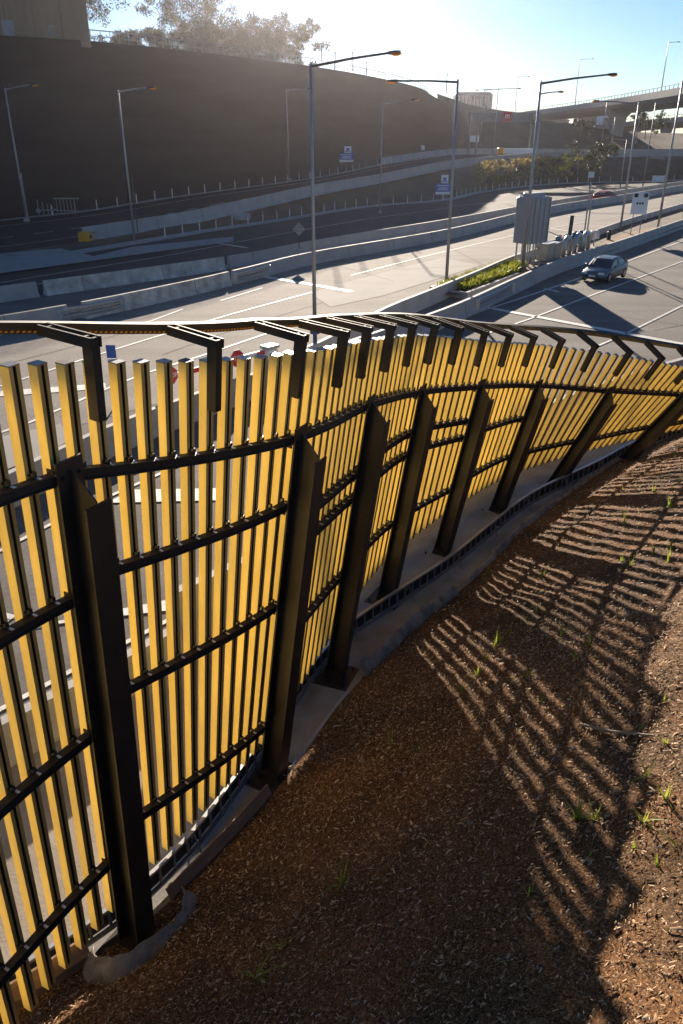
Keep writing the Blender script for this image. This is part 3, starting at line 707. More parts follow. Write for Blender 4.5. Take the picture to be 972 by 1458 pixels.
# ================================================================== TREES
def leaf_cloud(mb, c, rad, n, size, flat=1.0):
    for _ in range(n):
        while True:
            q = Vector((random.uniform(-1, 1), random.uniform(-1, 1), random.uniform(-1, 1)))
            if q.length < 1: break
        q = q*(0.55+0.45*random.random())
        p = c+Vector((q.x*rad, q.y*rad, q.z*rad*flat))
        a = Vector((random.gauss(0, 1), random.gauss(0, 1), random.gauss(0, 1)-0.5)).normalized()
        b = a.cross(Vector((random.gauss(0, 1), random.gauss(0, 1), random.gauss(0, 1)))).normalized()
        L = size*random.uniform(0.6, 1.3); W = L*random.uniform(0.3, 0.5)
        mb.quad(p-a*L*0.5, p+b*W*0.5, p+a*L*0.5, p-b*W*0.5)
def tree(base, h, spread, label, nl=9, leaf='leaf', size=0.34, dens=70, name='gum_tree', cat='tree', seed=0, group=None, trunk_r=0.22):
    random.seed(seed)
    root = empty(name, base, label, cat, group); tk = MB(); cr_ = MB()
    base = Vector(base); top = base+Vector((random.uniform(-.05, .05)*h, 0, h*0.5))
    tk.tube([base-Vector((0, 0, 0.3)), base+(top-base)*0.5+Vector((0.1, 0, 0)), top], [trunk_r, trunk_r*0.75, trunk_r*0.5], 7)
    for i in range(nl):
        a = 2*math.pi*i/nl+random.uniform(-.4, .4); st = base+(top-base)*random.uniform(0.35, 1.0)
        rr = spread*random.uniform(0.35, 1.0); zz = h*random.uniform(0.45, 0.95)
        if rr > spread*0.7: zz = h*random.uniform(0.2, 0.75)
        en = base+Vector((math.cos(a)*rr, math.sin(a)*rr, zz))
        md = (st+en)*0.5+Vector((0, 0, 0.08*h))
        tk.tube([st, md, en], [trunk_r*0.4, trunk_r*0.25, trunk_r*0.1], 5)
        for _ in range(5):
            c = en+Vector((random.gauss(0, .16), random.gauss(0, .16), random.gauss(0.0, .09)))*h*0.85
            tk.tube([en-Vector((0, 0, .1)), c], [trunk_r*0.1, trunk_r*0.04], 4)
            leaf_cloud(cr_, c, h*random.uniform(0.08, 0.15), dens, size, 0.75)
    tk.build('trunk', M['bark'], root); cr_.build('crown', M[leaf], root)
    return root
GT = 'gum trees on the crest of the dark wall'
def crest(x, Y): return Vector(((x-486)/F/1.165*Y, Y, 17.3))
tree(crest(112, 175), 19, 8.5, 'leafy gum tree rising beside the brown building at upper left', 14, seed=3, group=GT, trunk_r=0.4, size=0.5, dens=128)
tree(crest(212, 185), 11.5, 5.5, 'lowest rounded gum tree at the left end of the crest clump', 15, seed=5, group=GT, size=0.5, dens=144)
tree(crest(268, 190), 17.5, 8.0, 'tallest broad gum tree in the middle of the crest clump', 20, seed=8, group=GT, trunk_r=0.4, size=0.5, dens=152)
tree(crest(318, 192), 15.5, 7.0, 'airy gum tree just right of the tallest crest tree', 17, seed=12, group=GT, trunk_r=0.4, size=0.5, dens=136)
tree(crest(360, 200), 16.5, 7.0, 'gum tree with a high open crown near the sun glare', 17, seed=21, group=GT, trunk_r=0.4, size=0.5, dens=136)
tree(crest(405, 194), 13.0, 6.0, 'gum tree at the right end of the crest clump, beside the tall lamp post', 16, seed=30, group=GT, trunk_r=0.35, size=0.5, dens=144)
tree(crest(298, 178), 10.5, 7.0, 'low bushy gum in front of the taller crest trees', 16, seed=33, group=GT, trunk_r=0.3, size=0.5, dens=144)
random.seed(5)
# shrubby ground cover on the slope (nobody could count it)
cov = MB()
def cover_patch(px, n, sz, mb):
    P = px
    xs = [p[0] for p in P]; ys = [p[1] for p in P]
    def inside(x, y):
        c = False
        for (x1, y1), (x2, y2) in zip(P, P[1:]+P[:1]):
            if (y1 > y) != (y2 > y) and x < (x2-x1)*(y-y1)/(y2-y1)+x1: c = not c
        return c
    k = 0
    RBv = [Vector(p) for p in RB]; VGv = off(VG, -1.3)
    for _ in range(n*6):
        if k >= n: break
        t = random.uniform(0.35, 0.95); f = random.random()
        p = cr(VGv, t*(len(VGv)-1))*(1-f)+cr(RBv, t*(len(RBv)-1))*f
        d = p-Vector((0, 0, CAM_H)); zc = d.y*cp-d.z*sp; yy = 729-F*(d.y*sp+d.z*cp)/zc; xx = 486+F*d.x/zc
        if inside(xx, yy):
            k += 1; leaf_cloud(mb, p+Vector((0, 0, 0.4+0.9*math.sin(math.pi*f))), random.uniform(0.4, 0.85), 17, sz, 0.9)
cover_patch([(672, 246), (700, 232), (760, 228), (790, 232), (800, 262), (740, 270), (690, 276), (675, 262)], 330, 0.42, cov)
cover_patch([(760, 226), (860, 228), (850, 262), (790, 268)], 80, 0.4, cov)
tag(cov.build('ground_cover', M['cover']), 'sunlit shrubby ground cover on the slope below the ramp parapet', 'ground cover', kind='stuff')
def flower_bush(p, label, seed, leaf='leafdark', h=3.2, sp=2.2, n=9, size=0.55, dens=26, name='shrub', group=None):
    return tree(p, h, sp, label, n, leaf, size, dens, name, 'shrub', seed, group, 0.12)
SH = 'dark shrubs beside the ramp bridge'
flower_bush(AT(822, 246, 166), 'dark spiky shrub in front of the ramp bridge, left one of a pair', 41, h=5.6, sp=2.6, group=SH)
flower_bush(AT(855, 244, 168), 'dark spiky shrub in front of the ramp bridge, right one of a pair', 42, h=5.2, sp=3.0, group=SH)
flower_bush(AT(918, 196, 226), 'dark round tree below the second viaduct at far right', 43, h=7, sp=4.5, n=12, size=0.6, group=SH)
flower_bush(AT(826, 196, 214), 'shrub on the embankment left of the overpass pier', 44, h=4.5, sp=3, group=SH)
for i, (x, y) in enumerate(((806, 233), (823, 231), (810, 242), (800, 246))):
    flower_bush(AT(x, y, 158-i), 'small yellow leafed shrub on the dark slope under the ramp parapet', 50+i, 'leafyel', 1.2, 0.6, 4, 0.3, 14, 'yellow_shrub', 'yellow shrubs under the ramp parapet')
# ================================================================== OVERPASS AND FAR STRUCTURES
def girder(P, wdt, dep, par, label, name='overpass', off_y=0):
    Q = resample(P, 4.0); root = empty(name, Q[len(Q)//2], label, 'bridge')
    mb = MB(); mb.sweep(Q, [(0.4, -par-0.25), (0.9, -par-dep*0.5), (wdt*0.3, -par-dep), (wdt*0.7, -par-dep), (wdt-0.9, -par-dep*0.5), (wdt-0.4, -par-0.25)][::-1]); mb.build('girder', M['concrete'], root)
    mb = MB(); mb.sweep(Q, [(0, -par-0.25), (0, 0), (0.3, 0), (0.3, -par), (wdt-0.3, -par), (wdt-0.3, 0), (wdt, 0), (wdt, -par-0.25)][::-1]); mb.build('deck_parapet', M['barrier'], root)
    mb = MB()
    for q in resample(P, 2.5): mb.box(q+Vector((0.1, 0.1, 0.35)), (0.05, 0.05, 0.35))
    mb.sweep([q+Vector((0.1, 0.1, 0.7)) for q in Q], [(-.05, -.05), (.05, -.05), (.05, .05), (-.05, .05)]); mb.build('handrail', M['galvdull'], root)
    return root
OV = [AT(1180, 80, 118), AT(1080, 100, 142), AT(972, 123.5, 175), AT(890, 138, 212), AT(820, 149, 252), AT(749, 158.5, 305), AT(700, 165, 350)]
ov = girder(OV, 9.5, 1.9, 1.1, 'curved concrete overpass crossing the sky at upper right')
def pier(x, ytop, ybot, Y, wtop, wbot, root, m='concrete', th=1.0):
    t, b = AT(x, ytop, Y), AT(x, ybot, Y); mb = MB()
    h = t.z-b.z
    def ring(z, w_): return [Vector((t.x-w_, Y-th, z)), Vector((t.x+w_, Y-th, z)), Vector((t.x+w_, Y+th, z)), Vector((t.x-w_, Y+th, z))]
    mb.loft([ring(b.z-3, wbot), ring(b.z+h*0.35, wbot), ring(b.z+h*0.7, wbot*1.1+0.3), ring(t.z, wtop)]); return mb.build('pier', M[m], root)
pier(881, 155, 196, 226, 4.0, 1.6, ov)
V2 = [AT(1150, 150, 232), AT(1050, 158, 245), AT(972, 166, 258), AT(910, 171.5, 275), AT(845, 178, 300), AT(800, 182, 325)]
v2 = girder(V2, 9, 1.6, 1.1, 'lower viaduct seen beneath the overpass at right', 'viaduct')
pier(950, 176, 200, 268, 1.6, 1.2, v2); pier(905, 181, 200, 284, 1.6, 1.2, v2)
# ramp bridge piers and dark abutment
rbp = empty('ramp_bridge', AT(930, 270, 180), 'ramp bridge substructure of two grey piers and abutment at right edge', 'bridge')
pier(934, 222, 268, 184, 1.5, 1.3, rbp); pier(962, 222, 266, 196, 1.5, 1.3, rbp)
mb = MB(); a, b = Vector((56, 183.5, 2.6)), Vector((118, 205.5, 2.6)); d = (b-a).normalized(); n_ = Vector((d.y, -d.x, 0))
mb.hexa([a+n_*-1, b+n_*-1, b-n_*13, a-n_*13]+[q+Vector((0, 0, 1.3)) for q in (a+n_*-1, b+n_*-1, b-n_*13, a-n_*13)]); mb.build('deck_soffit', M['concrete'], rbp)
# arched roof building and far glass block
c = AT(838, 183, 330); root = empty('arched_building', c, 'brown arched roof building seen through the gap under the overpass', 'building')
mb = MB(); rad = 8.0
rg = [[Vector((c.x+dx+math.cos(R(a))*rad, c.y+dy, c.z-2+math.sin(R(a))*rad*0.85)) for a in range(0, 181, 15)] for dx, dy in ((0, 0), (5, 26))]
mb.loft(rg, 0, True); mb.build('arched_shell', M['brownwall'], root)
mb = MB(); mb.box(c+Vector((8, -0.5, 1.8)), (5.5, 0.3, 3.2)); mb.build('front_wall', M['white'], root)
mb = MB(); mb.box(c+Vector((6.5, -0.9, 1.6)), (1.6, 0.15, 2.0)); mb.build('window', M['glass'], root)
c = AT(673, 158, 420); root = empty('office_block', c, 'small flat topped glazed building on the horizon above the hillside', 'building')
mb = MB(); mb.cham(c+Vector((0, 4, 0)), (9, 5, 8.0), 1.0); mb.build('walls', M['galvdull'], root)
mb = MB()
for k in range(-4, 5): mb.box(c+Vector((k*1.8, -1.05, 1.0)), (0.7, 0.08, 5.2))
mb.build('windows', M['glass'], root)
# gantry over the ramp
gl, gr = AT(672, 212, 178), AT(758, 214, 176)
root = empty('sign_gantry', (gl+gr)/2, 'lattice sign gantry over the ramp with a small red panel', 'gantry')
mb = MB(); zt = AT(672, 161, 178).z; zb_ = AT(672, 172, 178).z
for q in (gl, gr):
    for ex in (-0.8, 0.8):
        mb = MB(); mb.tube([Vector((q.x+ex, q.y, q.z-1)), Vector((q.x+ex, q.y, zt))], 0.22, 8); mb.build('leg', M['galvdull'], root)
mb = MB()
for z in (zt, zb_): mb.box(Vector(((gl.x+gr.x)/2, gl.y, z)), ((gr.x-gl.x)/2+1, 0.12, 0.12)); mb.box(Vector(((gl.x+gr.x)/2, gl.y+1.2, z)), ((gr.x-gl.x)/2+1, 0.12, 0.12))
nb = 14
for i in range(nb):
    x0 = gl.x+(gr.x-gl.x)*i/nb; x1 = gl.x+(gr.x-gl.x)*(i+1)/nb
    mb.tube([Vector((x0, gl.y-0.1, zb_)), Vector((x1, gl.y-0.1, zt))], 0.09, 5); mb.tube([Vector((x1, gl.y-0.1, zb_)), Vector((x0, gl.y-0.1, zt))], 0.09, 5)
mb.build('truss', M['galvdull'], root)
mb = MB(); mb.box(Vector(((gl.x+gr.x)/2, gl.y+0.6, (zt+zb_)/2)), ((gr.x-gl.x)/2, 0.05, (zt-zb_)/2-0.14)); mb.build('backing_panel', M['galvdull'], root)
pc = AT(722, 166, 177.4); mb = MB(); mb.box(pc, (0.85, 0.08, 0.85)); pn = mb.build('red_panel', M['red'], root)
mb = MB()
for dx in (-0.35, 0.0, 0.35): mb.box(pc+Vector((dx, -0.1, -0.05)), (0.07, 0.015, 0.28))
mb.box(pc+Vector((0, -0.1, 0.28)), (0.42, 0.015, 0.07)); mb.build('panel_marking', M['white'], pn)
# ================================================================== LAMP POSTS
def lamp_post(base, top, arm, label, r=0.11, both=False, dark_arm=False, group='street lamps along the roads', lum=0.75):
    base = Vector(base); root = empty('street_lamp', base, label, 'street lamp', group)
    top = Vector((base.x, base.y, top))
    mb = MB(); mb.tube([base, base+(top-base)*0.5, top+Vector((0, 0, 0.15))], [r, r*0.82, r*0.62], 10)
    pole = mb.build('pole', M['pole'], root, True)
    mb = MB(); mb.cham(base+Vector((0, 0, 0.1)), (r*2.2, r*2.2, 0.12), 0.04)
    mb.build('base_flange', M['pole'], pole)
    arms = [Vector(arm)] + ([-Vector(arm)] if both else [])
    for av in arms:
        mb = MB(); e = top+Vector((av.x, av.y, av.z)); mb.tube([top, top+(e-top)*0.5+Vector((0, 0, 0.04)), e], [r*0.55, r*0.5, r*0.42], 8)
        am = mb.build('arm', M['poledark' if dark_arm else 'pole'], root)
        d = Vector((av.x, av.y, av.z*0.6)).normalized(); sd = d.cross(Vector((0, 0, 1))).normalized(); u = sd.cross(d)
        mb = MB(); c = e+d*0.3*lum
        def ring(k, w_, h_): return [e+d*k*lum+sd*w_*math.cos(a)*lum+u*h_*math.sin(a)*lum for a in [2*math.pi*j/10 for j in range(10)]]
        mb.loft([ring(-0.1, 0.07, 0.06), ring(0.1, 0.14, 0.10), ring(0.45, 0.17, 0.11), ring(0.75, 0.12, 0.07)]); hd = mb.build('lamp_head', M['poledark'], root, True)
        mb = MB()
        def ring2(k, w_, h_): return [e+d*k*lum-u*(0.075*lum)+sd*w_*math.cos(a)*lum-u*h_*math.sin(a)*lum for a in [math.pi*j/8 for j in range(9)]]
        mb.loft([ring2(0.2, 0.06, 0.05), ring2(0.35, 0.14, 0.12), ring2(0.65, 0.13, 0.11), ring2(0.82, 0.05, 0.04)]); mb.build('lamp_lens', M['amber'], hd)
    return root
def LP(bx, by, tx, ty, ax, ay, label, Y=None, **kw):
    b = G(bx, by, 0.05) if Y is None else AT(bx, by, Y)
    t = AT(tx, ty, b.y); e = AT(ax, ay, b.y)
    lamp_post(b, t.z, (e.x-t.x, -0.5, e.z-t.z), label, **kw)
LP(448, 466, 447, 95, 556, 77, 'tall lamp post rising just behind the fence, its arm over the glare', r=0.11, dark_arm=True, lum=0.75)
LP(635, 405, 649, 117, 562, 116, 'lamp post at the left end of the planted island, arm pointing left', r=0.11, dark_arm=True)
LP(743, 391, 770, 119, 862, 107, 'lamp post before the grey cabinet, arm stretching right over the overpass', r=0.12, dark_arm=True, lum=0.75)
LP(752, 300, 766, 134, 790, 131, 'slim lamp post close behind the tall post by the cabinet', Y=92, r=0.12)
LP(192, 347, 170, 131, 214, 125, 'lamp post on the traffic pad before the dark wall', lum=0.9)
LP(38, 315, 1, 128, 40, 121, 'leftmost lamp post, standing at the foot of the dark wall', Y=77, lum=0.9)
LP(411, 257, 409, 128, 440, 127, 'lamp post on the ramp verge against the middle of the dark wall', Y=112)
LP(541, 303, 543, 148, 586, 142, 'lamp post on the bollard verge between the two blue signs', lum=0.9)
LP(882, 332, 907, 148, 848, 144, 'lamp post beside the white sign back on the mulch island, arm to the left', r=0.11)
LP(935, 334, 978, 118, 1030, 110, 'rightmost lamp post on the mulch island, its top beyond the frame', r=0.12)
LP(914, 271, 933, 148, 975, 143, 'lamp post on the far verge right of the spiky shrubs', Y=150)
LP(882, 271, 895, 200, 870, 197, 'shorter lamp post on the far verge by the spiky shrubs', Y=150)
LP(701, 232, 707, 127, 734, 126, 'double arm lamp post on the ramp near the gantry', Y=164, both=True)
LP(684, 207, 691, 129, 710, 127, 'lamp post just left of the double arm one behind the gantry leg', Y=185)
LP(733, 158, 738, 110, 752, 109, 'thin lamp post on the hillside left of the overpass', Y=262)
LP(818, 152, 825, 85, 841, 84, 'lamp post standing on the overpass, nearer the pier', Y=256)
LP(941, 130, 953, 61, 964, 60, 'lamp post standing on the overpass at the right', Y=190)
LP(856, 207, 862, 145, 830, 147, 'lamp post on the embankment just left of the overpass pier', Y=208)
LP(870, 209, 876, 168, 884, 167, 'short lamp post on the ramp beside the overpass pier', Y=203)
LP(905, 204, 912, 160, 925, 158, 'lamp post on the ramp below the second viaduct', Y=206)
# plain thin posts
def thin_post(b, h, label, r=0.05, name='marker_post', m='pole', cap=True):
    root = empty(name, b, label, 'post'); mb = MB(); mb.tube([Vector(b), Vector(b)+Vector((0, 0, h))], r, 8); mb.build('shaft', M[m], root)
    if cap:
        mb = MB(); mb.tube([Vector(b)+Vector((0, 0, h-0.25)), Vector(b)+Vector((0, 0, h+0.05))], r*1.6, 8); mb.build('cap', M[m], root)
thin_post(AT(40, 313, 78), 4.0, 'thin post next to the leftmost lamp post', 0.06)
thin_post(AT(196, 330, 77), 4.6, 'dark thin post behind the lamp post on the traffic pad', 0.05, m='poledark')
for x, y, Y, h in ((458, 92, 128, 2.4), (477, 100, 134, 2.4), (502, 102, 138, 2.6), (635, 134, 176, 3.6), (522, 108, 140, 1.9)):
    thin_post(AT(x, y, Y), h, {458: 'short post on the wall crest right of the trees', 477: 'post on the wall crest above the tall lamp arm', 502: 'taller post on the wall crest right of the tall lamp arm', 635: 'tall thin post where the wall crest drops away', 522: 'shortest post on the wall crest'}[x], 0.08)
# ================================================================== BOLLARDS
bol = empty('guide_post', (0, 0, 0), 'white roadside guide post on the verge kerb below the slope', 'guide post', 'guide posts along the shaded far road')
mb = MB(); mb.cham((0, 0, 0.5), (0.05, 0.03, 0.5), 0.015); mb.build('stem', M['white'], bol)
mb = MB(); mb.box((0, -0.0335, 0.85), (0.03, 0.003, 0.07)); mb.build('reflector', M['tail'], bol)
Q = resample([p+Vector((0, 0, 0.1)) for p in off(VG, -0.7)], 2.6); first = True
for q in Q:
    if q.y < 77 or q.x > 72: continue
    if first: bol.location = q; first = False; continue
    copy_tree(bol, q)
Q = resample([p+norm2(off_wb, i)*1.0+Vector((0, 0, 0.14)) for i, p in enumerate(off_wb)], 2.8); src = None
for q in Q:
    if q.x < -30 or q.y > 172: continue
    o = copy_tree(bol, q)
    o['label'] = 'white guide post at the foot of the dark wall beside the ramp'; o['group'] = 'guide posts along the ramp'
for k in range(12):
    q = Vector((33.5+k*1.6, 91.5+k*2.5, 0.0)); o = copy_tree(bol, q, scale=0.8)
    o['label'] = 'short white post in the row behind the median barrier at right edge'; o['group'] = 'short posts on the right median'
# ================================================================== TEXT
def text(body, size, loc, ax, ay, m, parent, name='lettering', depth=0.004):
    cu = bpy.data.curves.new(name, 'FONT'); cu.body = body; cu.size = size; cu.align_x = 'CENTER'; cu.align_y = 'CENTER'; cu.extrude = depth
    tmp = bpy.data.objects.new('tmp_text', cu); COL.objects.link(tmp)
    dg = bpy.context.evaluated_depsgraph_get(); me = bpy.data.meshes.new_from_object(tmp.evaluated_get(dg)); bpy.data.objects.remove(tmp)
    az = ax.cross(ay); mt = Matrix((( ax.x, ay.x, az.x, loc.x), (ax.y, ay.y, az.y, loc.y), (ax.z, ay.z, az.z, loc.z), (0, 0, 0, 1)))
    me.transform(Matrix.Translation(-ROOT[parent.name])@mt); me.materials.clear(); me.materials.append(M[m])
    o = bpy.data.objects.new(name, me); COL.objects.link(o); o.parent = parent; ROOT[o.name] = ROOT[parent.name]
    return o
Z = Vector((0, 0, 1)); X = Vector((1, 0, 0))
# ================================================================== STOP BOOM GATE
ga, gb = AT(228, 548, 29.3), AT(386, 503, 33.2)
gb.z = ga.z
gd = (gb-ga).normalized(); gn = Vector((gd.y, -gd.x, 0))
zg = 1.15
root = empty('boom_gate', (gb.x, gb.y, 0), 'white boom gate carrying two red STOP signs, seen between the slats', 'gate')
g0 = G(228, 540, zg); g1 = G(384, 499, zg); gd = (g1-g0).normalized(); gn = Vector((gd.y, -gd.x, 0))
mb = MB(); mb.box((g0+g1)/2, ((g1-g0).length/2, 0.04, 0.09), (gd, gn, Z)); bm_ = mb.build('boom', M['white'], root)
L_ = (g1-g0).length; k = 0.5
while k < L_-0.3:
    mb = MB(); mb.box(g0+gd*k+gn*0.043, (0.22, 0.004, 0.085), (gd, gn, Z)); mb.build('red_band', M['red'], bm_); k += 1.1
mb = MB(); mb.cham(Vector((g1.x, g1.y, 0.62)), (0.28, 0.22, 0.62), 0.04, (gd, gn, Z)); mb.build('gate_cabinet', M['white'], root)
mb = MB(); mb.cham(Vector((g1.x, g1.y, 1.32)), (0.33, 0.26, 0.06), 0.03, (gd, gn, Z)); mb.build('cabinet_lid', M['cabinet'], root)
for x, y in ((240, 535), (335, 503)):
    r = ray(x, y); k = (x-228)/(384-228); c = g0+(g1-g0)*k
    # find position on the boom nearest the sight line
    best = min((g0+gd*(L_*i/200) for i in range(201)), key=lambda p: abs(p.x/p.y-r.x/r.y)); c = best+gn*0.09+Z*0.06
    def octo(rad, o): return [c+gn*o+gd*rad*math.cos(R(22.5+45*i))+Z*rad*math.sin(R(22.5+45*i)) for i in range(8)]
    mb = MB(); mb.loft([octo(0.36, 0.0), octo(0.36, 0.012)]); sg = mb.build('stop_sign', M['white'], root)
    mb = MB(); mb.loft([octo(0.335, 0.014), octo(0.335, 0.019)]); mb.build('sign_face', M['red'], sg)
    text('STOP', 0.27, c+gn*0.022, gd, Z, 'white', sg)
# small cabinets and lamp stacks by the gate
c = G(402, 503, 0.0)
# little sign on a post left
sb = G(168, 573, 0.0); root = empty('small_sign', sb, 'small blue and white sign on a thin white post behind the left slats', 'sign')
mb = MB(); mb.tube([sb, sb+Z*2.1], 0.035, 8); mb.build('post', M['white'], root)
mb = MB(); mb.box(sb+Z*1.95+Vector((0, -0.06, 0)), (0.17, 0.012, 0.24)); p_ = mb.build('panel', M['blue'], root)
mb = MB(); mb.box(sb+Z*1.62+Vector((0, -0.06, 0)), (0.17, 0.012, 0.07)); mb.build('panel', M['white'], root)
# diamond warning sign seen from behind, on the barrier
sb = AT(426, 362, 64.0); root = empty('diamond_sign', sb, 'grey backed diamond sign on a thin post on the barrier before the shaded road', 'sign')
mb = MB(); mb.tube([Vector((sb.x, sb.y, 0.86)), Vector((sb.x, sb.y, 2.75))], 0.04, 8); mb.build('post', M['poledark'], root)
cc = Vector((sb.x, sb.y-0.06, 2.3)); w_ = 0.5; dm = [Vector((0, 0, -w_)), Vector((w_, 0, 0)), Vector((0, 0, w_)), Vector((-w_, 0, 0))]
mb = MB(); mb.loft([[cc+q for q in dm], [cc+q+Vector((0, 0.015, 0)) for q in dm]]); mb.build('panel', M['galvdull'], root)
mb = MB(); mb.box(cc+Vector((0, -0.02, 0.12)), (0.3, 0.012, 0.02)); mb.box(cc+Vector((0, -0.02, -0.12)), (0.3, 0.012, 0.02)); mb.build('bracket', M['poledark'], root)
# ================================================================== BLUE SIGNS
def blue_sign(px, ytop, ybase, Y, label, w=1.25):
    b = AT(px, ybase, Y); t = AT(px, ytop, Y); H_ = t.z-b.z
    root = empty('road_sign', b, label, 'road sign', 'blue and white road signs on the slopes')
    for dx in (-0.75, 0, 0.75):
        mb = MB(); mb.tube([b+X*dx*w-Z*0.5, b+X*dx*w+Z*H_*0.55], 0.05, 6); mb.build('post', M['galvdull'], root)
    mb = MB(); mb.box(b+Z*H_*0.58-Vector((0, 0.1, 0)), (w, 0.03, H_*0.135)); bp_ = mb.build('blue_panel', M['blue'], root)
    mb = MB()
    for dz, l in ((0.07, 0.8), (-0.02, 0.6), (-0.08, 0.75)): mb.box(b+Z*H_*(0.59+dz*0.9)-Vector((0, 0.14, 0)), (w*l, 0.006, 0.035))
    mb.build('panel_lines', M['white'], bp_)
    mb = MB(); mb.box(b+Z*H_*0.40-Vector((0, 0.1, 0)), (w, 0.03, H_*0.042)); mb.build('white_panel', M['white'], root)
    mb = MB(); mb.box(b+Z*H_*0.865-Vector((0, 0.1, 0))+X*w*0.2, (w*0.5, 0.03, H_*0.135)); wp = mb.build('square_panel', M['white'], root)
    mb = MB(); mb.box(b+Z*H_*0.87-Vector((0, 0.14, 0))+X*w*0.2, (w*0.22, 0.006, H_*0.05)); mb.box(b+Z*H_*0.79-Vector((0, 0.14, 0))+X*w*0.2, (w*0.36, 0.006, H_*0.018)); mb.build('panel_emblem', M['blue'], wp)
    return root
blue_sign(493, 208, 243, 130, 'blue and white road sign at the foot of the dark wall', 1.05)
blue_sign(629, 249, 292, 117, 'blue and white road sign on the slope left of the shrubby ground cover', 1.0)
def plate_sign(b, h, w, hh, label, m='white', posts=1, name='sign_board'):
    root = empty(name, b, label, 'sign')
    for k in range(posts):
        dx = 0 if posts == 1 else (k-0.5)*w*1.1
        mb = MB(); mb.tube([b+X*dx, b+X*dx+Z*h], 0.04, 6); mb.build('post', M['galvdull'], root)
    mb = MB(); mb.box(b+Z*h-Vector((0, 0.07, 0)), (w, 0.02, hh)); p = mb.build('panel', M[m], root)
    return root, p
plate_sign(AT(600, 226, 165), 1.9, 0.5, 0.42, 'small white plate sign at the wall foot right of the first blue sign')
plate_sign(AT(673, 213, 178), 2.0, 1.1, 0.6, 'white board at the foot of the gantry leg', posts=2)
plate_sign(AT(840, 262, 157), 1.6, 0.55, 0.5, 'small pale board on the dark slope below the ramp bridge')
plate_sign(AT(934, 272, 166), 2.2, 1.2, 0.6, 'white board before the ramp bridge pier', posts=2)
# white sign back with two lamps on the mulch island
b = G(903, 337, 0.1); root, p = plate_sign(b, 2.95, 0.75, 0.95, 'white two legged sign back with black lamps on the mulch island', posts=2)
mb = MB()
for dx in (-0.45, 0.45): mb.cham(b+X*dx+Z*3.65-Vector((0, 0.16, 0)), (0.16, 0.1, 0.16), 0.04)
mb.build('lamp_unit', M['black'], p)
mb = MB()
for dx in (-0.25, 0.0, 0.25): mb.tube([b+X*dx+Z*2.95-Vector((0, 0.1, 0)), b+X*dx+Z*2.95-Vector((0, 0.17, 0))], 0.09, 8)
mb.build('marks', M['black'], p)
# ================================================================== ISLAND
isl = MB(); ip = [G(*q, 0.28) for q in ((612, 412), (632, 404), (690, 385), (720, 372), (770, 357), (905, 312), (972, 290), (972, 312), (900, 340), (800, 366), (735, 391), (690, 407), (660, 419), (640, 420))][::-1]
isl.poly(ip); struct(isl, 'island_bed', M['slope'])
mb = MB(); kp = [G(*q, 0.3) for q in ((615, 411), (664, 419), (737, 391))]; mb.sweep(kp, [(-0.1, -0.3), (-0.1, 0.12), (0.1, 0.12), (0.1, -0.3)][::-1])
tag(mb.build('planter_kerb', M['barrier'], origin=kp[1]), 'low concrete kerb along the front of the yellow planted bed', 'kerb')
mb = MB(); kp = [G(*q, 0.3) for q in ((613, 411), (634, 404), (642, 402), (665, 393), (676, 391), (700, 381), (735, 371))]; mb.sweep(kp, [(-0.08, -0.3), (-0.08, 0.12), (0.08, 0.12), (0.08, -0.3)][::-1])
tag(mb.build('planter_kerb', M['barrier'], origin=kp[1]), 'stepped pale kerb along the back of the yellow planted bed', 'kerb')
pl = MB()
random.seed(9)
a0, a1, a2, a3 = G(622, 410, 0.3), G(664, 414, 0.3), G(750, 383, 0.3), G(728, 372, 0.3)
for _ in range(520):
    u, v_ = random.random(), random.random()
    p = (a0*(1-v_)+a1*v_)*(1-u)+(a3*(1-v_)+a2*v_)*u
    for _ in range(7):
        d = Vector((random.gauss(0, .35), random.gauss(0, .35), 1)).normalized(); h = random.uniform(0.3, 0.6); s_ = d.cross(Vector((random.gauss(0, 1), random.gauss(0, 1), 0))).normalized()*0.035
        m_ = p+d*h*0.6; t_ = p+d*h+Vector((random.gauss(0, .12), random.gauss(0, .12), -0.04))
        pl.quad(p-s_, p+s_, m_+s_*0.9, m_-s_*0.9); pl.tri(m_-s_*0.9, m_+s_*0.9, t_)
tag(pl.build('strappy_plants', M['leafyel']), 'yellow green strappy plants filling the island bed before the grey cabinet', 'plants', kind='stuff')
# big grey message sign cabinet
cb = G(750, 379, 0.28); root = empty('message_sign', cb, 'tall grey ribbed message sign cabinet on four legs above the island', 'sign cabinet')
dx_ = Vector((0.80, 0.60, 0)); dy_ = Vector((-0.60, 0.80, 0)); zc = 3.2
mb = MB(); mb.cham(cb+Z*zc, (1.02, 0.75, 1.55), 0.12, (dx_, dy_, Z)); cabn = mb.build('cabinet', M['cabinet'], root)
mb = MB()
for k in (-0.98, -0.62, -0.1, 0.4, 0.9): mb.box(cb+Z*zc+dx_*k-dy_*0.79, (0.04, 0.06, 1.5), (dx_, dy_, Z))
mb.build('cabinet_ribs', M['galv'], cabn)
for k in (-0.9, -0.3, 0.3, 0.9):
    for kk in (-0.35, 0.35):
        mb = MB(); mb.tube([cb+dx_*k+dy_*kk-Z*0.2, cb+dx_*k+dy_*kk+Z*1.82], 0.06, 8); mb.build('leg', M['galv'], root)
mb = MB(); mb.cham(cb+Z*(zc+1.65), (0.8, 0.35, 0.12), 0.05, (dx_, dy_, Z)); mb.build('roof_vent', M['cabinet'], cabn)
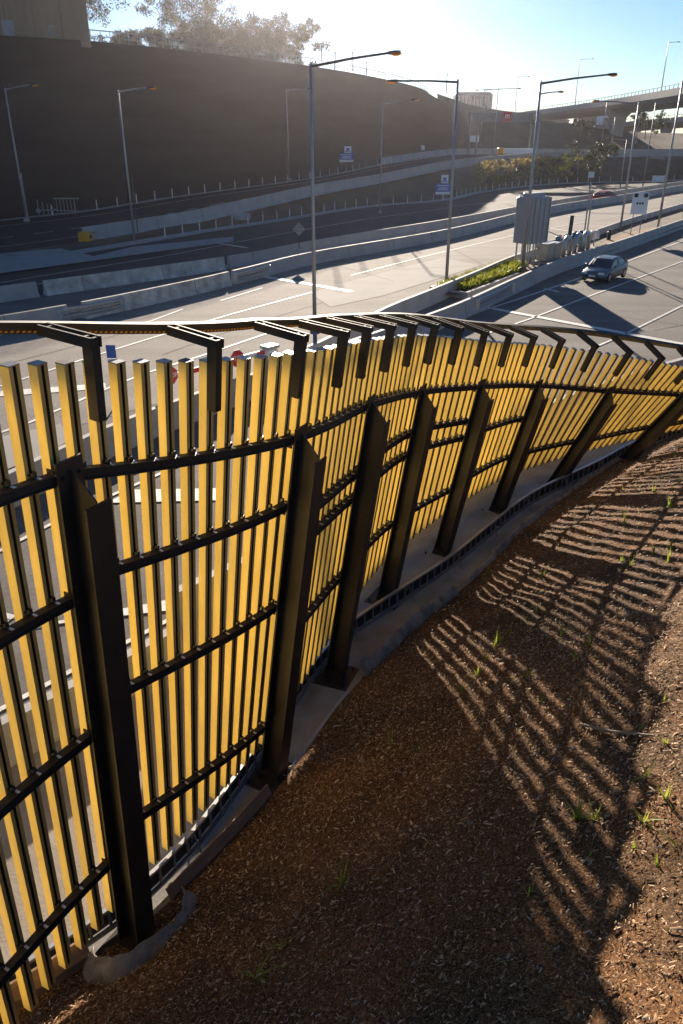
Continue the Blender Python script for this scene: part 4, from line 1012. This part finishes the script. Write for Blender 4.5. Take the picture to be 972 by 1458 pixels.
# pump skid
ms = G(805, 371, 0.28); root = empty('pump_set', ms, 'pump set of beige boxes, bent steel pipes and blue valves on the island', 'pump set')
d1 = (G(846, 356, 0.28)-G(775, 378, 0.28)).normalized(); d2 = Vector((-d1.y, d1.x, 0)); c0 = G(778, 376, 0.28)
def P_(a, b, z): return c0+d1*(a*1.6)+d2*b+Z*z
mb = MB(); mb.box(P_(3.2, 0.3, 0.1), (5.6, 0.75, 0.1), (d1, d2, Z)); mb.build('skid_base', M['slab'], root)
for a, hh, m in ((0.2, 0.55, 'beige'), (1.1, 0.5, 'beige')):
    mb = MB(); mb.cham(P_(a, 0.35, 0.25+hh), (0.6, 0.45, hh), 0.05, (d1, d2, Z)); bx = mb.build('equipment_box', M[m], root)
    mb = MB(); mb.cham(P_(a, 0.35, 0.3+2*hh), (0.65, 0.5, 0.05), 0.03, (d1, d2, Z)); mb.build('lid', M['cabinet'], bx)
for a in (2.1, 3.5, 4.6):
    mb = MB(); pts = [P_(a-0.36*math.cos(R(t)), -0.1, 0.3+0.75+0.5*math.sin(R(t))) for t in range(0, 181, 20)]
    mb.tube([P_(a-0.36, -0.1, 0.2)]+pts+[P_(a+0.36, -0.1, 0.2)], 0.18, 10); mb.build('bent_pipe', M['galv'], root, True)
for a in (1.9, 2.9, 4.0, 4.9):
    mb = MB(); mb.tube([P_(a, 0.55, 0.2), P_(a, 0.55, 1.1)], 0.12, 10); mb.tube([P_(a, 0.55, 1.1), P_(a, 0.55, 1.3)], 0.24, 10); mb.cham(P_(a, 0.55, 1.45), (0.15, 0.15, 0.18), 0.04, (d1, d2, Z))
    mb.build('valve', M['teal'], root, True)
mb = MB(); mb.tube([P_(-0.2, 0.75, 1.25), P_(5.4, 0.75, 1.25)], 0.14, 10); mb.tube([P_(1.6, 0.4, 0.55), P_(5.4, 0.4, 0.55)], 0.12, 10); mb.build('header_pipe', M['galv'], root, True)
for a, rc in ((0.6, 'red'), (2.4, 'red'), (4.4, 'tail')):
    mb = MB(); mb.tube([P_(a, 0.7, 1.4), P_(a, 0.7, 1.65)], 0.1, 8); mb.build('hand_wheel', M[rc], root)
mb = MB(); mb.tube([P_(3.9, 0.9, 1.2), P_(3.98, 0.9, 2.85)], 0.15, 10); mb.build('exhaust_stack', M['purple'], root)
mb = MB()
for a in (5.8, 6.5):
    mb.cham(P_(a, 0.3, 1.1), (0.3, 0.3, 0.32), 0.05, (d1, d2, Z)); mb.tube([P_(a, 0.3, 0), P_(a, 0.3, 0.9)], 0.06, 8)
mb.build('control_box', M['cabinet'], root)
for a in (4.9, 5.3):
    b_ = P_(a, 0.3, 0.1); thin_post(b_, 5.0 if a < 5 else 4.5, 'taller thin steel post behind the pump set' if a < 5 else 'shorter thin steel post behind the pump set', 0.06)
ch = G(866, 341, 0.3); 
root = empty('mulch_marker', ch, 'small black capped marker box at the end of the mulch island', 'marker'); mb = MB(); mb.cham(ch+Z*0.35, (0.16, 0.16, 0.35), 0.05); mb.tube([ch+Z*0.7, ch+Z*0.85], 0.12, 8); mb.build('housing', M['black'], root)
# brown mulch on the right part of the island
mb = MB(); mb.poly([G(*q, 0.3) for q in ((846, 352), (890, 331), (972, 316), (972, 322), (905, 345), (858, 362))][::-1]); struct(mb, 'island_mulch', mat('orange_brown_mulch', (0.22, 0.12, 0.055), 0.95, 0, 0.35, 2.0, 0.8, 12))
# ================================================================== CRASH CUSHION on the ramp nose
cc0 = G(122, 340, 0.3); cc1 = G(186, 326, 0.3); dd_ = (cc1-cc0).normalized(); nn_ = Vector((dd_.y, -dd_.x, 0))
root = empty('crash_cushion', cc0, 'steel crash cushion with a bright yellow nose at the start of the ramp parapet', 'crash cushion')
mb = MB(); mb.cham(Vector((cc0.x, cc0.y, 0.5)), (0.55, 0.5, 0.42), 0.12, (dd_, nn_, Z)); ns = mb.build('nose', M['yellow'], root)
mb = MB(); cx = Vector((cc0.x, cc0.y, 0.5))+nn_*0.51; mb.tri(cx-dd_*0.3, cx+dd_*0.2+Z*0.22, cx+dd_*0.2-Z*0.22); mb.build('arrow_mark', M['black'], ns)
L_ = (cc1-cc0).length; nb = 7
for i in range(nb):
    mb = MB(); c = cc0+dd_*(0.9+(L_-0.6)*i/nb); c.z = 0.48; mb.cham(c, ((L_-0.6)/nb*0.42, 0.42, 0.36), 0.05, (dd_, nn_, Z)); mb.build('bay_panel', M['galvdull'], root)
mb = MB(); mb.box((cc0+cc1)/2+dd_*0.5+nn_*0.48+Z*0.3, (L_/2, 0.03, 0.1), (dd_, nn_, Z)); mb.box((cc0+cc1)/2+dd_*0.5+nn_*0.48+Z*0.02, (L_/2, 0.03, 0.08), (dd_, nn_, Z)); mb.build('side_rail', M['galv'], root)
# second yellow nose on the ramp far right
c = AT(712, 219, 172); root = empty('crash_cushion', c, 'small distant yellow nosed crash cushion on the ramp under the gantry', 'crash cushion')
mb = MB(); mb.cham(c+Z*0.5, (0.6, 0.5, 0.6), 0.15); mb.build('nose', M['yellow'], root); mb = MB(); mb.box(c+Vector((4.0, 0.8, 0.5)), (3.2, 0.45, 0.45)); mb.build('bay_panel', M['white'], root)
# stacked steel frames and bush at the wall foot, left
c = AT(97, 306, 82); root = empty('steel_rack', c, 'rack of upright steel frames at the foot of the dark wall', 'rack')
mb = MB()
for k in range(6): mb.tube([c+X*(k*0.35-1), c+X*(k*0.35-1)+Z*1.5], 0.04, 6)
mb.build('uprights', M['galvdull'], root); mb = MB(); mb.box(c+Z*1.5, (1.2, 0.25, 0.05)); mb.box(c+Z*0.4, (1.1, 0.05, 0.04)); mb.build('top_frame', M['galvdull'], root)
c = AT(68, 308, 79); root = empty('valve_frame', c, 'low tangle of steel pipes left of the steel rack', 'pipes')
mb = MB()
for k in range(4): mb.tube([c+X*(k*0.45-0.8), c+X*(k*0.45-0.8)+Z*(1.5-0.2*k)], 0.045, 6)
mb.tube([c+X*-0.9+Z*0.5, c+X*0.9+Z*0.6], 0.07, 8); mb.build('pipe_run', M['galvdull'], root)
mb = MB(); mb.tube([c+X*-0.8+Z*0.5+Vector((0, -.2, 0)), c+X*-0.8+Z*0.5], 0.22, 10); mb.build('flange', M['galvdull'], root)
c = G(345, 318, 0.35); c = AT(343, 311, 90); mb = MB(); mb.cham(c+Z*0.2, (1.0, 0.7, 0.3), 0.15); tag(mb.build('drain_pit', M['concrete'], origin=c), 'pale concrete drain pit lid on the slope below the ramp parapet', 'drain pit')
# ================================================================== CARS
def car(loc, heading, paint, label, Lc=4.4):
    loc = Vector(loc); root = empty('car', loc, label, 'car')
    fw = Vector((math.cos(heading), math.sin(heading), 0)); sd = Vector((fw.y, -fw.x, 0))
    def at(x, y, z): return loc+fw*x+sd*y+Z*z
    hw = 0.89
    # body: stations along x : (x, halfwidth, zlow, zbelt)
    st = [(2.18, .62, .34, .52), (2.08, .78, .25, .66), (1.7, .86, .20, .76), (1.1, .885, .19, .86), (0.6, .89, .19, .92), (-0.6, .89, .19, .95), (-1.5, .885, .20, .98), (-1.95, .85, .24, .96), (-2.14, .78, .30, .86), (-2.2, .68, .40, .62)]
    rings = []
    for x, w_, a, b in st:
        m_ = (a+b)/2
        rings.append([at(x, y, z) for y, z in ((-w_*.9, a), (-w_, a+.12), (-w_, m_+.05), (-w_*.96, b-.06), (-w_*.86, b), (0, b+.025), (w_*.86, b), (w_*.96, b-.06), (w_, m_+.05), (w_, a+.12), (w_*.9, a))])
    mb = MB(); mb.loft(rings); body = mb.build('body', paint, root, True)
    # greenhouse
    gs = [(1.15, .74, .87), (0.35, .66, 1.36), (-0.2, .64, 1.43), (-0.9, .63, 1.42), (-1.5, .66, 1.25), (-1.95, .72, 0.99)]
    rings = []
    for x, w_, z in gs:
        zb2 = 0.86 if x > 0 else 0.94
        wb = .80
        rings.append([at(x, -wb, zb2), at(x, -w_-.03, z-.10 if z > 1 else z), at(x, -w_*.8, z), at(x, w_*.8, z), at(x, w_+.03, z-.10 if z > 1 else z), at(x, wb, zb2)])
    mb = MB(); mb.loft(rings); gh = mb.build('windows', M['glass'], root)
    mb = MB(); rings = []
    for x, w_, z in gs[1:5]:
        rings.append([at(x, -w_*.98, z-.05), at(x, -w_*.8, z+.012), at(x, w_*.8, z+.012), at(x, w_*.98, z-.05), at(x, w_*.7, z-.03), at(x, -w_*.7, z-.03)])
    mb.loft(rings); mb.build('roof', paint, root)
    mb = MB()
    for s_ in (-1, 1):
        for (x0, z0, x1, z1) in ((1.12, .88, .38, 1.34), (-.35, .93, -.3, 1.36), (-1.9, 1.0, -1.35, 1.3)):
            mb.tube([at(x0, .80*s_, z0), at(x1, .675*s_, z1)], .03, 5)
    mb.build('pillars', paint, root)
    for x in (1.35, -1.35):
        for s_ in (-1, 1):
            mb = MB(); mb.tube([at(x, s_*.74, .32), at(x, s_*.905, .32)], .32, 18); wh = mb.build('wheel', M['tyre'], root)
            mb = MB(); mb.tube([at(x, s_*.90, .32), at(x, s_*.915, .32)], .21, 14); mb.build('rim', M['rim'], wh)
    for s_ in (-1, 1):
        mb = MB(); mb.cham(at(2.05, s_*.58, .63), (.14, .17, .06), .03, (fw, sd, Z)); mb.build('headlight', M['lamp'], root)
        mb = MB(); mb.cham(at(-2.1, s_*.62, .82), (.10, .15, .08), .03, (fw, sd, Z)); mb.build('tail_light', M['tail'], root)
        mb = MB(); mb.cham(at(.85, s_*.98, .98), (.07, .1, .065), .03, (fw, sd, Z)); mb.build('wing_mirror', paint, root)
    mb = MB(); mb.box(at(2.17, 0, .42), (.03, .5, .08), (fw, sd, Z)); mb.build('grille', M['black'], root)
    mb = MB(); mb.box(at(2.205, 0, .46), (.008, .22, .045), (fw, sd, Z)); mb.build('number_plate', M['white'], root)
    return root
hd = math.atan2(-.78, -.62)
car((18.05, 55.4, 0.0), hd, M['carsilver'], 'silver blue car driving towards the fence on the near road')
car(G(862, 287, 0)+Vector((0, 0, 0)), math.atan2(.6, .8), M['carred'], 'red car far away on the road below the shrubby slope')
car(G(762, 293, 0)+Vector((0.5, 1, 0)), math.atan2(.78, .62), M['carwhite'], 'white car half hidden behind the grey message sign')
# ================================================================== LADDER TRAY along the base
LADP = [(-4.75, 4.15), (-3.93, 5.66), (-3.43, 6.1), (-2.86, 6.63), (-2.52, 7.05), (-2.02, 7.86), (-1.47, 9.15), (-0.78, 11.0), (0.06, 12.75), (1.09, 14.0), (2.47, 15.57), (3.72, 17.27), (5.18, 19.15), (7.54, 21.3), (9.16, 22.9), (11.4, 24.6)]
LQ = resample(LADP, 0.135)
for _ in range(10): LQ = [LQ[0]]+[(a+b*2+c)*0.25 for a, b, c in zip(LQ, LQ[1:], LQ[2:])]+[LQ[-1]]
root = empty('cable_ladder', LQ[len(LQ)//2], 'long galvanised cable ladder standing on edge along the foot of the fence', 'cable ladder')
sq = lambda a, b: [(-a, -b), (a, -b), (a, b), (-a, b)]
mb = MB(); mb.sweep([q+Z*0.46 for q in LQ], sq(0.028, 0.022)); mb.build('top_rail', M['galv'], root)
mb = MB(); mb.sweep([q+Z*0.12 for q in LQ], sq(0.028, 0.018)); mb.build('bottom_rail', M['galvdull'], root)
for k in range(3, len(LQ)-1, 2):
    n_ = norm2(LQ, k); d = Vector((-n_.y, n_.x, 0)); mb = MB(); mb.box(LQ[k]+Z*0.288, (0.018, 0.012, 0.149), (d, n_, Z)); mb.build('rung', M['galvdull'], root)
mb = MB(); mb.sweep([q-norm2(LQ, k)*0.05+Z*0.28 for k, q in enumerate(LQ)], sq(0.006, 0.14)); mb.build('backing_strip', M['darkpanel'], root)
for k in range(6, len(LQ)-2, 14):
    n_ = norm2(LQ, k); mb = MB(); mb.tube([LQ[k]+Z*0.44, LQ[k]+n_*0.14+Z*0.02], 0.014, 6); mb.tube([LQ[k]+Z*0.44, LQ[k]-n_*0.10+Z*0.02], 0.014, 6)
    mb.tube([LQ[k]+n_*0.14+Z*0.02, LQ[k]+n_*0.22+Z*0.015], 0.014, 6); mb.build('foot', M['galvdull'], root)
# ================================================================== EDGING BOARDS AND CLOTH
def board(P, label, h=0.28, th=0.02, m='timber', name='edging_board', lean=0.04, crump=0.0, cat='board', step=0.25):
    Q = resample(P, step); mb = MB(); rings = []
    for k, q in enumerate(Q):
        n_ = norm2(Q, k); c1 = crump*(noise.noise(q*3.1)); c2 = crump*(noise.noise(q*5.3+Vector((3, 1, 7))))*1.5; hh = h*(1+(0.9 if crump else 0)*0.5*noise.noise(q*1.3+Vector((5, 5, 5))))
        mid = q+n_*(c1+0.04)+Z*hh*0.5
        a = q+n_*c1*0.3; t = q+n_*(c2-lean)+Z*hh
        if crump:
            fr_, bk_ = [], []
            for r_ in range(7):
                f_ = r_/6; w_ = q+n_*(c1*0.3*(1-f_)+(c2-lean)*f_*f_+0.05*math.sin(f_*3.1))+Z*(hh*f_-0.08*(1-f_))
                w_ = w_+n_*(0.05*noise.noise(Vector((q.x*6, q.y*6, f_*4)))*min(1, f_*3))+Z*0.02*noise.noise(Vector((q.x*9, q.y*9, f_*3+9)))
                fr_.append(w_+n_*th); bk_.append(w_)
            rings.append(fr_+bk_[::-1]); continue
        rings.append([a-Z*0.1, a+n_*th-Z*0.1, mid+n_*th, t+n_*th, t, mid])
    mb.loft(rings); o = mb.build(name, M[m], origin=Q[len(Q)//2], smooth=crump > 0)
    return tag(o, label, cat)
ev = lambda a, b, o=0.0, st=6: [E_[k]+EN[k]*o+Z*0.02 for k in range(iv(a), iv(b), st)]
board([(-5.6, 2.9, .05), (-4.6, 4.4, .05)]+[tuple(G(x, y, .08)) for x, y in ((-30, 1470), (0, 1450), (65, 1411), (128, 1368))], 'weathered timber edging board at the lower left, below the cable ladder', 0.42, 0.03)
board([(-3.10, 6.02, .02), (-2.93, 5.86, .02), (-2.66, 5.80, .02), (-2.30, 6.05, .02), (-1.98, 6.42, .02), (-1.86, 6.75, .02), (-1.92, 7.0, .02)], 'grey cloth wrapped in a curve round the foot of the nearest post', 0.40, 0.012, 'fabric', 'geotextile_cloth', 0.17, 0.035, 'cloth', 0.06)
board(ev(7.0, 9.3, -0.03), 'reddish edging board between the first two posts', 0.30)
board(ev(9.35, 11.6, -0.02), 'low concrete coloured edging along the footing strip', 0.10, m='concrete', name='edging_kerb', cat='kerb')
board(ev(11.6, 14.6, 0.0, 3), 'crumpled dark cloth flap rising from the bank edge by the fourth post', 0.30, 0.012, 'fabric', 'geotextile_cloth', 0.12, 0.05, 'cloth', 0.1)
board(ev(14.6, 24.8, 0.0, 3), 'long crumpled dark cloth edging running to the right below the ladder', 0.20, 0.012, 'fabric', 'geotextile_cloth', 0.09, 0.045, 'cloth', 0.12)
# stick and stones on the bank
h = bank_hit(870, 1046)
if h:
    p = h[0]; mb = MB(); q = bank_hit(930, 1052)[0]; mb.tube([bank_hit(826, 1036)[0]+Z*0.05, p+Z*0.05, q+Z*0.05], [0.025, 0.02, 0.012], 7); tag(mb.build('stick', M['bark'], origin=p), 'dry dark stick lying on the striped mulch at the right', 'stick')
for x, y, s_, l in ((668, 1172, 0.04, 'small grey stone on the shaded mulch'), (790, 1082, 0.035, 'grey stone among the fading stripes of shade'), (762, 1075, 0.03, 'smaller dark stone left of the grey one in the striped shade'), (870, 940, 0.05, 'dark lump of soil on the striped mulch'), (800, 900, 0.03, 'pale flake lying on the striped mulch')):
    h = bank_hit(x, y)
    if not h: continue
    bm = bmesh.new(); bmesh.ops.create_icosphere(bm, subdivisions=2, radius=s_)
    for v in bm.verts: v.co *= 1+0.35*noise.noise(v.co*12+Vector((x, y, 0))); v.co.z *= 0.6
    me = bpy.data.meshes.new('stone'); bm.to_mesh(me); bm.free(); me.materials.append(M['stone']); o = bpy.data.objects.new('stone', me); COL.objects.link(o); o.location = h[0]+Z*s_*0.3; tag(o, l, 'stone')
# ================================================================== GRASS TUFTS
def tuft(x, y, hpx, n, label, spread=0.45, seed=0, group=None):
    h = bank_hit(x, y)
    if not h: return
    p = h[0]; dist = (p-Vector((0, 0, CAM_H))).length; H_ = hpx*dist/F*1.1
    random.seed(seed); mb = MB()
    for _ in range(n):
        a = random.uniform(0, 6.283); lean_ = abs(random.gauss(0, spread)); hh = H_*random.uniform(0.5, 1.1); wv = 0.011+0.009*random.random()
        d = Vector((math.cos(a), math.sin(a), 0)); s_ = Vector((-d.y, d.x, 0))*wv; b0 = p+d*random.uniform(0, .03)-Z*0.03
        prev = None
        for k in range(5):
            t = k/4; c = b0+Z*hh*(t-0.35*lean_*t*t*1.6)+d*hh*lean_*t*t*1.5; ww = s_*(1-t*0.95)
            if prev: mb.quad(prev[0], prev[1], c+ww, c-ww)
            prev = (c-ww, c+ww)
    o = mb.build('grass_tuft', M['grass'], origin=p); tag(o, label, 'grass tuft', group)
TL = [(366, 1392, 42, 14, 'largest grass tuft at the bottom, below the cloth wrapped post'), (404, 1350, 24, 8, 'small dull grass tuft just right of the largest bottom tuft'),
      (487, 1262, 46, 9, 'arching sparse grass tuft alone in the middle of the shaded bank'), (822, 1168, 36, 26, 'dense clump of fine grass near the shade boundary'), (846, 1170, 32, 10, 'thin upright tuft just right of the dense clump'),
      (915, 1172, 34, 7, 'bright arching tuft at the edge of the sunlit mulch'), (947, 1138, 34, 9, 'bright yellow upright tuft high on the sunlit mulch'), (920, 1108, 28, 4, 'single thin sprout above the bright arching tuft'),
      (901, 1208, 18, 6, 'low tuft below the bright arching one'), (936, 1232, 18, 6, 'small lit tuft above the lower sunlit patch'), (966, 1205, 20, 6, 'lit tuft at the right frame edge'), (838, 1218, 24, 6, 'thin tuft in shade below the dense clump'),
      (754, 1274, 24, 8, 'dull tuft in the deep shade left of the sunlit patch'), (790, 1305, 18, 5, 'faint tuft low in the deep shade'), (557, 1062, 24, 7, 'faint tuft high on the shaded bank near the footing'), (572, 1075, 16, 5, 'lower faint tuft beside the high shaded one'), (603, 1066, 18, 6, 'tuft right of the two faint high ones'), (536, 1088, 20, 5, 'leftmost of the faint high tufts')]
for i, t in enumerate(TL): tuft(*t, seed=100+i, group='grass tufts on the mulch bank')
random.seed(77)
spots = [(705, 920, 26), (712, 915, 22), (748, 965, 26), (680, 962, 22), (660, 985, 16), (800, 905, 20), (818, 940, 22), (838, 920, 20), (763, 872, 16), (884, 800, 20), (897, 805, 18), (930, 790, 26), (952, 800, 22), (955, 780, 20), (888, 748, 22), (886, 735, 14), (952, 724, 22), (932, 730, 18), (875, 706, 16), (885, 698, 12), (905, 700, 14), (930, 700, 18), (965, 690, 16), (940, 670, 14), (858, 800, 14), (772, 820, 16), (742, 890, 14), (925, 820, 16), (945, 1000, 18), (910, 1040, 18), (948, 1060, 18), (770, 1000, 14), (690, 940, 18), (868, 690, 12), (960, 650, 12), (726, 905, 14)]
for i, (x, y, hp) in enumerate(spots): tuft(x, y, hp, 7, 'small bright grass sprout growing among the stripes of slat shade', 0.35, 300+i, 'grass sprouts among the shade stripes')
# ================================================================== LIGHT
sd_ = Vector((math.sin(R(SUN_AZ))*math.cos(R(SUN_EL)), math.cos(R(SUN_AZ))*math.cos(R(SUN_EL)), math.sin(R(SUN_EL))))
sun = bpy.data.lights.new('sun', 'SUN'); sun.energy = 5.0; sun.angle = R(0.5); sun.color = (1.0, 0.86, 0.70)
so = bpy.data.objects.new('sun', sun); COL.objects.link(so); so.rotation_euler = (-sd_).to_track_quat('-Z', 'Y').to_euler(); so.location = (0, 60, 60)
w = bpy.data.worlds.new('World'); sc.world = w; w.use_nodes = True; nt = w.node_tree
sky = nt.nodes.new('ShaderNodeTexSky'); sky.sky_type = 'NISHITA'; sky.sun_disc = False; sky.sun_elevation = R(SUN_EL); sky.sun_rotation = R(SUN_AZ)
sky.air_density = 0.85; sky.dust_density = 0.08; sky.ozone_density = 5.0
bg = nt.nodes['Background']; nt.links.new(sky.outputs[0], bg.inputs['Color']); bg.inputs['Strength'].default_value = 0.05
sc.view_settings.view_transform = 'Standard'; sc.view_settings.look = 'None'; sc.view_settings.exposure = 1.3; sc.view_settings.gamma = 1.0
# thin afternoon haze in a closed box round the whole place
mb = MB(); mb.box((0, 190, 19), (330, 300, 24)); hz = mb.build('haze', []) if False else None
hm = bpy.data.materials.new('haze_air'); hm.use_nodes = True; hn = hm.node_tree
for n_ in list(hn.nodes):
    if n_.type == 'BSDF_PRINCIPLED': hn.nodes.remove(n_)
pv_ = hn.nodes.new('ShaderNodeVolumePrincipled'); pv_.inputs['Color'].default_value = (0.95, 0.91, 0.97, 1); pv_.inputs['Density'].default_value = 0.00008; pv_.inputs['Anisotropy'].default_value = 0.85
hn.links.new(pv_.outputs[0], [n_ for n_ in hn.nodes if n_.type == 'OUTPUT_MATERIAL'][0].inputs['Volume'])
hz = mb.build('haze', hm); tag(hz, kind='stuff')
# ================================================================== CAMERA
cam = bpy.data.cameras.new('camera'); co = bpy.data.objects.new('camera', cam); COL.objects.link(co)
cam.sensor_fit = 'VERTICAL'; cam.sensor_height = 36.0; cam.lens = F*36.0/1458.0; cam.clip_start = 0.1; cam.clip_end = 3000
co.location = (0, 0, CAM_H); co.rotation_euler = (math.pi/2-PITCH, 0, 0)
sc.camera = co
sc.cycles.max_bounces = 8; sc.cycles.diffuse_bounces = 5
